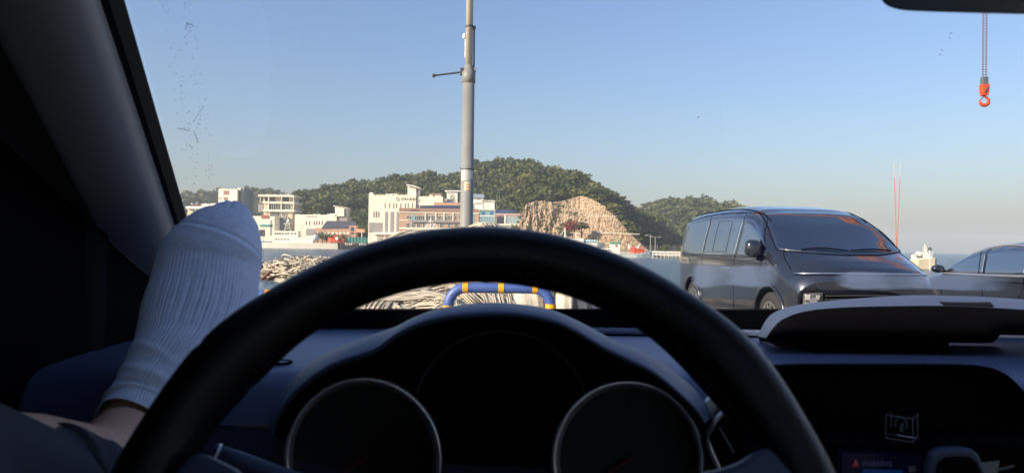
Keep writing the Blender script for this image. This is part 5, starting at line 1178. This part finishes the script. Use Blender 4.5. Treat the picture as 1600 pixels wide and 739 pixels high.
for lo_,hi_ in ((52,144),(10,52),(144,175)):
    m=MB()
    for a in np.arange(lo_+1,hi_-.5,1.25):
        a_=R(a); rd=U*math.cos(a_)+V_*math.sin(a_); c=swc+rd*RW; r_=rimr(a_)+.0004; T_=(-U*math.sin(a_)+V_*math.cos(a_))
        b0=2.62; 
        q1=c+rd*r_*math.cos(b0)+Nn*r_*1.08*math.sin(b0); q2=c+rd*r_*math.cos(b0+.20)+Nn*r_*1.08*math.sin(b0+.20)+T_*.0018
        m.tube([q1,(q1+q2)/2+(-rd)*.0006,q2],.0005,4)
    m.build('stitching',m_seam,rim_o) 
pn=V_.cross(U)
def wpl(px,py,off=0): 
    p=onplane(px,py,swc,Nn); return p+Nn*off
m=MB(); hub=[(390,742),(450,737),(560,735),(680,737),(780,739),(900,739),(1000,735),(1080,728),(1110,790),(1080,960),(980,1060),(760,1100),(560,1060),(430,960),(390,800)]
toward=-1 if (Nn.y>0) else 1
h2=[wpl(a,b_,.012*toward*-1) for a,b_ in hub]; m.prism(h2,Nn*(.03*(-toward))); 
m.build('hub_cover',m_dash2,sw,bevel=.006)
m=MB(); m.prism([wpl(a,b_,.002) for a,b_ in [(1078,748),(1115,741),(1142,731),(1165,716),(1185,706),(1300,830),(1240,900),(1110,860)]],Nn*.016); m.build('spoke',m_hood,sw,bevel=.004)
m=MB(); m.prism([wpl(a,b_,.002) for a,b_ in [(320,715),(345,722),(372,735),(392,745),(390,860),(280,900),(215,830)]],Nn*.016); m.build('spoke',m_hood,sw,bevel=.004)
m=MB(); m.tube([swc+Vector((0,.03,0)),Vector((swc.x,.78,CZ-.33))],.035,16); m.build('steering_column',m_black,sw,smooth=True)
m=MB(); m.tube([W(330,708,.50),W(370,722,.505),W(440,748,.52),W(560,790,.56),(swc.x-.02,.58,CZ-.24)],[.0065,.0075,.008,.009,.011],10); m.build('indicator_stalk',m_dash2,car,smooth=True)
m=MB(); m.tube([W(335,710,.4985),W(339,711.5,.499)],.0078,10); m.build('stalk_ring',m_silver,car)
# silver framed air vent right of the cluster
D=.69
vent=MB(); vent.prism([W(a,b_,D) for a,b_ in [(1105,690),(1108,672),(1135,640),(1180,640),(1215,700),(1200,790),(1130,780)]],(0,.02,0)); vo=vent.build('centre_air_vent',m_gloss,car)
m=MB(); m.tube([W(a,b_,D-.004) for a,b_ in [(1180,636),(1135,638),(1118,656),(1107,674),(1105,690),(1111,705),(1121,726),(1135,790)]],.0026,8); m.build('vent_frame',m_silver,vo,smooth=True)
m=MB(); m.tube([W(1124,668,D-.004),W(1146,706,D-.004)],.0011,6); m.tube([W(1150,655,D-.004),W(1172,700,D-.004)],.0011,6); m.build('vent_vane',m_dkmetal,vo)
m=MB(); m.prism([W(a,b_,.70) for a,b_ in [(1102,631),(1113,618),(1132,634),(1113,657)]],(0,.01,0)); m.build('silver_trim_corner',m_silver,car,bevel=.001)

# centre pod on the dashboard
def pod():
    T_=[(1192,527),(1203,504),(1218,489),(1250,478),(1300,471),(1380,464.5),(1450,461.5),(1520,463),(1575,466),(1660,472)]
    C_=[(1196,530),(1208,512),(1226,497),(1262,485.5),(1320,480),(1400,478),(1460,477.5),(1520,479),(1575,482),(1660,487)]
    B_=[(1197,531),(1215,531.5),(1240,532),(1280,533),(1330,534),(1400,534.5),(1470,535),(1530,536),(1552,536),(1568,516)]
    n=60; A=spline(T_,n); B=spline(C_,n); C=spline(B_,n)
    # last part of the under edge climbs to the right
    G=[]
    for i in range(n):
        s=i/(n-1); under=C[i] if False else None
        px=B[i][0]; py=np.interp(px,[1196,1280,1540,1553,1567,1575,1660],[531,533,536,535,518,514,514])
        a=W(*A[i],.98); b_=W(*B[i],.90); c=W(px,max(py,B[i][1]+.5),.895)
        G.append([W(A[i][0],A[i][1]+8,1.09)+Vector((0,0,-.012)),a+Vector((0,.02,-.001)),a,a*.5+b_*.5+Vector((0,0,.0015)),b_,b_*.8+c*.2+Vector((0,-.003,0)),c,c+Vector((0,.012,.001)),W(px,min(py,530),1.02)])
    po=MB().grid([q_[:5] for q_ in G]).build('dashboard_pod',m_hood,car,smooth=True); MB().grid([q_[4:] for q_ in G]).build('pod_shaded_face',m_black,po,smooth=True)  # front below the crease is blackened in place of shade
    m=MB(); m.prism([a for a in (W(1452,464,.972),W(1540,466.5,.972),W(1552,479,.903),W(1474,477,.903))],(0,-.001,.0012)); m.build('pod_inset',mat('matt_black',(.004,.004,.005),.9,spec=.1),po)
    m=MB(); m.prism([W(1268,531,.915),W(1484,533,.915),W(1488,640,.915),W(1272,640,.915)],(0,.10,0)); m.build('pod_neck',m_gloss,car,bevel=.002)
pod()
# centre stack
cs=MB(); cs.prism([W(a,b_,.715) for a,b_ in [(1195,584),(1270,580),(1490,580),(1555,586),(1600,616),(1660,668),(1660,980),(1195,980)]],(0,.05,0)); cso=cs.build('centre_stack',m_gloss,car)
G=[]
for (a,b_) in spline([(1188,572),(1230,569),(1270,568),(1380,568),(1488,568),(1540,572),(1572,584),(1600,610),(1640,655)],50):
    p=W(a,b_,.725); q_=W(a,b_+2,.69); G.append([p+Vector((0,.06,-.01)),p,q_,q_+Vector((0,.002,-.004)),W(a,b_+12,.72)])
MB().grid(G).build('stack_brow',m_black,cso,smooth=True)
# warning screen
D=.70
m=MB(); m.prism([W(a,b_,D) for a,b_ in [(1316,706),(1440,712),(1440,800),(1316,800)]],(0,.012,0)); scr=m.build('display_screen',mat('screen_face',(.002,.002,.008),.25,emit=(.0002,.0004,.0022),estr=1),car)
text('WARNING',1346,1394,720,727.5,D-.001,mat('screen_text',(0,0,0),.5,emit=(.005,.0065,.016),estr=1),scr,'screen_lettering',thick=.0003)
m=MB(); m.prism([W(a,b_,D-.001) for a,b_ in [(1347,732.5),(1410,734),(1410,760),(1347,760)]],(0,-.0003,0)); m.build('screen_button',mat('screen_blue',(0,0,0),.5,emit=(.0002,.005,.026),estr=1),scr)
m=MB(); m.prism([W(a,b_,D-.001) for a,b_ in [(1331,728),(1343,728),(1337,716)]],(0,-.0003,0)); m.build('warning_triangle',mat('screen_red',(0,0,0),.5,emit=(.026,.003,.004),estr=1),scr)
m=MB(); m.tube([W(1337,719,D-.0016),W(1337,724,D-.0016)],.0004,4); m.tube([W(1337,725.4,D-.0016),W(1337,726.3,D-.0016)],.0005,4); m.build('warning_mark',mat('screen_pale',(0,0,0),.5,emit=(.04,.02,.02),estr=1),scr)
m=MB(); m.prism([W(a,b_,D-.002) for a,b_ in [(1419,728.5),(1430,726.5),(1431.5,735.5),(1421,737.5)]],(0,-.0003,0)); m.build('corner_sticker',mat('sticker_pale',(.30,.32,.36),.6),scr)
# crystal cube on the ledge
z_l=W(1410,684.5,.68).z
m=MB(); m.box((.28,.665,z_l-.006),(.50,.714,z_l)); m.build('stack_ledge',m_black,cso,bevel=.002)
c=W(1409,664,.68); cu=empty('crystal_cube',(c.x,c.y,z_l),'small clear crystal cube with an etched ring mark sitting on the centre ledge','ornament',rz=R(-38))
hs=.0108
m=MB(); m.box((-hs,-hs,0),(hs,hs,2*hs)); m.build('cube_body',glassmat('crystal',(.80,.84,.90),1.6,1.0,.02),cu,local=True,bevel=.0008)
m=MB(); 
for a,b_ in (((-1,-1),(1,-1)),((-1,-1),(-1,1)),((1,-1),(1,1))):
    for z in (0.0006,2*hs-.0006): m.tube([(a[0]*hs,a[1]*hs,z),(b_[0]*hs,b_[1]*hs,z)],.00035,4)
for a in ((-1,-1),(1,-1),(1,1)): m.tube([(a[0]*hs,a[1]*hs,0.0003),(a[0]*hs,a[1]*hs,2*hs)],.00035,4)
m.build('cube_edge',mat('frosted_edge',(.15,.17,.20),.3),cu,local=True)
m=MB(); m.tube([(.0048*math.sin(t),-.003,.0135+.0058*math.cos(t)) for t in np.linspace(-2.3,2.3,16)],.0007,5); m.tube([(0,-.003,.007),(.0004,-.003,.0125),(.002,-.003,.0145)],[.0016,.0015,.0008],6); m.build('etched_mark',mat('etched_white',(.25,.28,.32),.6),cu,local=True)
# rounded device and card
D=.655
dv=empty('phone_holder_device',tuple(W(1498,745,D)),'dark rounded device standing at the bottom right of the centre stack','device')
rc=[(1453,800),(1452,735),(1457,712),(1470,702),(1495,700),(1520,702),(1531,710),(1538,725),(1545,745),(1550,800)]
m=MB(); m.prism([W(a,b_,D) for a,b_ in rc],(0,.012,0)); m.build('case',m_hood,dv,bevel=.003)
m=MB(); m.prism([W(1500+(a-1500)*.82,712+(b_-700)*.95,D-.0005) for a,b_ in rc],(0,-.0008,0)); m.build('screen_face',m_gloss,dv)
m=MB(); m.prism([W(a,b_,.685) for a,b_ in [(1534,722),(1562,719),(1559,738),(1550,760),(1536,760)]],(0,.0015,0)); o=m.build('paper_card',mat('grey_card',(.24,.27,.29),.7)); tag(o,'grey paper card tucked beside the rounded device at the bottom right','card')
m=MB(); m.tube([W(1560,733,.685),W(1584,727,.685)],.0012,6); o=m.build('pen',mat('pen_grey',(.18,.20,.24),.4)); tag(o,'thin grey pen lying beside the paper card','pen')
# mirror
def mirror():
    pts=[(1376,-2),(1382,6),(1392,12),(1410,16.5),(1440,18.5),(1500,20.5),(1600,23),(1700,25),(1740,10),(1745,-60),(1720,-75),(1400,-85),(1372,-60),(1370,-20)]
    D=.46; m=MB(); C=spline(pts+[pts[0]],70)[:-1]
    G=[]
    for (k,dd) in ((.965,-.004),(1.0,.004),(1.0,.016),(.93,.030),(.6,.040)):
        G.append([W(1560+(a-1560)*k,-30+(b_+30)*k,D+dd) for a,b_ in C])
    mb=MB().grid(G,closed_v=True); mo=mb.build('rear_view_mirror',m_black,car,smooth=True)
    m=MB(); m.prism([W(1560+(a-1560)*.962,-30+(b_+30)*.962,D-.003) for a,b_ in C],(0,.002,0)); m.build('mirror_glass',mat('mirror_glass',(.02,.02,.025),.15),mo)
    m=MB(); m.tube([W(1560,-40,D+.03),wstop(.5)+Vector((0,.02,-.01))],.012,10); m.build('mirror_stem',m_black,mo)
mirror()
# driver's seat
m=MB(); m.box((-.26,-.42,.48),(.26,.12,.62)); m.build('seat_cushion',m_trim,car,bevel=.05)
m=MB(); m.prism([(-.25,-.36,.60),(-.25,-.52,.60),(-.25,-.95,1.20),(-.25,-.80,1.25)],(.5,0,0)); m.build('seat_backrest',m_trim,car,bevel=.04)
m=MB(); m.box((.58,-.42,.48),(1.10,.12,.62)); m.build('passenger_seat_cushion',m_trim,car,bevel=.05)
m=MB(); m.prism([(.58,-.36,.60),(.58,-.52,.60),(.58,-.95,1.20),(.58,-.80,1.25)],(.5,0,0)); m.build('passenger_seat_backrest',m_trim,car,bevel=.04)
bar('passenger_seat_base',(.64,-.35,.34),(1.04,.05,.47),m_black)
bar('seat_base',(-.2,-.35,.34),(.2,.05,.47),m_black)

# ================================================================ THE DRIVER'S LEG
def loft(secs,nr,ns,fn=None,thick=None):
    """secs: (Lpx,Lpy,Rpx,Rpy,depth,half thickness) -> rings"""
    S=spline(secs,nr); Cn=[];Hw=[];Lr=[]
    for s in S:
        L=W(s[0],s[1],s[4]); Rp=W(s[2],s[3],s[4]); Cn.append((L+Rp)/2); Lr.append((Rp-L)/2)
    G=[]
    for i in range(nr):
        tg=(Cn[min(i+1,nr-1)]-Cn[max(i-1,0)]).normalized(); lr=Lr[i]; lr=lr-tg*lr.dot(tg)*.25; n=tg.cross(lr.normalized())
        if n.y>0: n=-n
        n.normalize(); row=[]; h=S[i][5]
        for j,a in enumerate(np.linspace(0,2*PI,ns,endpoint=False)):
            c,s=math.cos(a),math.sin(a); d=fn(i/(nr-1),a) if fn else 0
            off=n*((h+d)*math.copysign(abs(s)**.85,s)); row.append(Cn[i]+lr*(1+ (d/max(.01,lr.length)))*math.copysign(abs(c)**.9,c)+off)
        G.append(row)
    return G
foot_s=[(345,329,378,327,.908,.014),(335,335,392,334,.905,.024),(312,348,402,350,.900,.032),(283,363,408,376,.89,.036),(257,388,408,402,.88,.038),(246,408,404,428,.875,.038),(237,443,401,468,.865,.041),(225,478,392,515,.852,.045),(216,520,372,560,.838,.048),(207,550,345,592,.825,.049),(189,591,310,630,.81,.047),(166,630,280,668,.795,.043),(146,656,262,700,.78,.040)]
foot_s=[(a,b,c,d,.66+(e-.78)*1.44,f*(.9+.0*e)) for a,b,c,d,e,f in foot_s]
def sockfn(v,a):
    d=0.0; u=a/(2*PI)
    d+=.0016*math.exp(-((v-.155)/.008)**2)*-1*(1 if math.sin(a)>-.2 else 0)          # toe seam crease
    d+=-.0012*math.exp(-((v-.30-.03*math.cos(a))/.006)**2)+.0009*math.exp(-((v-.315-.03*math.cos(a))/.010)**2)
    d-=.0020*math.exp(-((math.cos(a)-.22)/.13)**2)*(1-sm(.10,.26,v))*(1 if math.sin(a)>0 else 0)+.0016*math.exp(-((math.cos(a)+.25)/.10)**2)*(1-sm(.08,.2,v))
    k=sm(.50,.54,v)*(1-sm(.62,.74,v))*sm(.10,.35,math.sin(a))
    gr=0
    ph=(math.cos(a)*12+v*.8); gr=max(0,math.cos(ph*2*PI*.5))**10
    d-=.0017*k*gr*sm(-1.0,.1,math.cos(a))
    d-=.00042*sm(.33,.5,v)*(.5+.5*math.cos(a*84))
    d+=.0016*math.exp(-((v-.86-.015*math.cos(a))/.013)**2)+.0019*math.exp(-((v-.925+.01*math.cos(a))/.012)**2)-.0008*math.exp(-((v-.90)/.01)**2)+.0009*math.exp(-((v-.80-.03*math.cos(a))/.012)**2)
    d+=(random.random()-.5)*.0009*(1-sm(.28,.34,v))
    d+=.0007*math.sin(v*60+3*math.cos(a))*sm(.5,.9,v)
    return d
leg_w=[Vector((-.375,.52,CZ-.155)),Vector((-.365,.40,CZ-.15)),Vector((-.30,.27,CZ-.27)),Vector((-.17,.06,CZ-.50)),Vector((-.11,-.12,CZ-.56))]
foot_skin=[(s[0]+6,s[1]+4,s[2]-6,s[3]+2,s[4]+.002,max(.004,s[5]-.006)) for s in foot_s]
leg_skin=[(150,657,258,697,.665,.030),(130,672,236,748,.62,.033),(100,690,205,800,.575,.036)]
def ringsto(G0,centers,radii,ns):
    G=list(G0)
    prev=None
    for k,(c,r_) in enumerate(zip(centers,radii)):
        nx=centers[min(k+1,len(centers)-1)]; pv=centers[k-1] if k else c-(nx-c)
        tg=(nx-pv).normalized(); e1=Vector((1,0,0))*1.0; e1=(e1-tg*e1.dot(tg)).normalized()
        n=tg.cross(e1)
        # match orientation with the previous ring
        last=[Vector(q) for q in G[-1]]; lc=sum(last,Vector())/len(last); d0=(last[0]-lc); d0=(d0-tg*d0.dot(tg)).normalized(); e1=d0; q4=last[len(last)//4]-lc; n=tg.cross(e1); 
        if n.dot(q4)<0: n=-n
        G.append([c+e1*r_*math.cos(a)+n*r_*math.sin(a) for a in np.linspace(0,2*PI,ns,endpoint=False)])
    return G
NS=64
Gs=loft(foot_skin+leg_skin[1:],60,NS)
lastc=sum([Vector(q) for q in Gs[-1]],Vector())/NS
Gs=ringsto(Gs,[Vector((-.335,.535,CZ-.165)),Vector((-.36,.47,CZ-.15)),Vector((-.36,.40,CZ-.145)),Vector((-.31,.29,CZ-.25)),Vector((-.20,.10,CZ-.46)),Vector((-.12,-.12,CZ-.58))],[.042,.046,.050,.056,.066,.076],NS)
b=MB().grid(Gs,closed_v=True); b.f.append(tuple(range(NS))); b.f.append(tuple(range((len(Gs)-1)*NS,len(Gs)*NS))[::-1])
person=b.build('person',m_skin,None,smooth=True); tag(person,'seated person with one white socked foot up on the dashboard beside the pillar','person')
NS2=420
Gk=loft(foot_s,330,NS2,sockfn)
tip=sum([Vector(q) for q in Gk[0]],Vector())/NS2+Vector((0,0,.002))
b=MB().grid(Gk,closed_v=True); b.add([tip[:]],[]); k0=b.n-1
for j in range(NS2): b.f.append((k0,j,(j+1)%NS2))
sk=b.build('sock',m_sock,person,smooth=True,fix=True)
tr_s=[(124,676,176,850,.60,.040),(112,672,160,856,.592,.043),(76,672,120,870,.56,.050),(20,672,60,900,.52,.056)]
NT=72
Gt=loft(tr_s,26,NT,lambda v,a:.0018*math.sin(5*a+9*v)+.0022*math.sin(v*16+2*a))
Gt=ringsto(Gt,[Vector((-.375,.45,CZ-.155)),Vector((-.365,.41,CZ-.15)),Vector((-.31,.28,CZ-.26)),Vector((-.20,.09,CZ-.47)),Vector((-.11,-.13,CZ-.585))],[.078,.084,.090,.098,.108],NT)
MB().grid(Gt,closed_v=True).build('trousers',m_trouser,person,smooth=True,solid=.003)
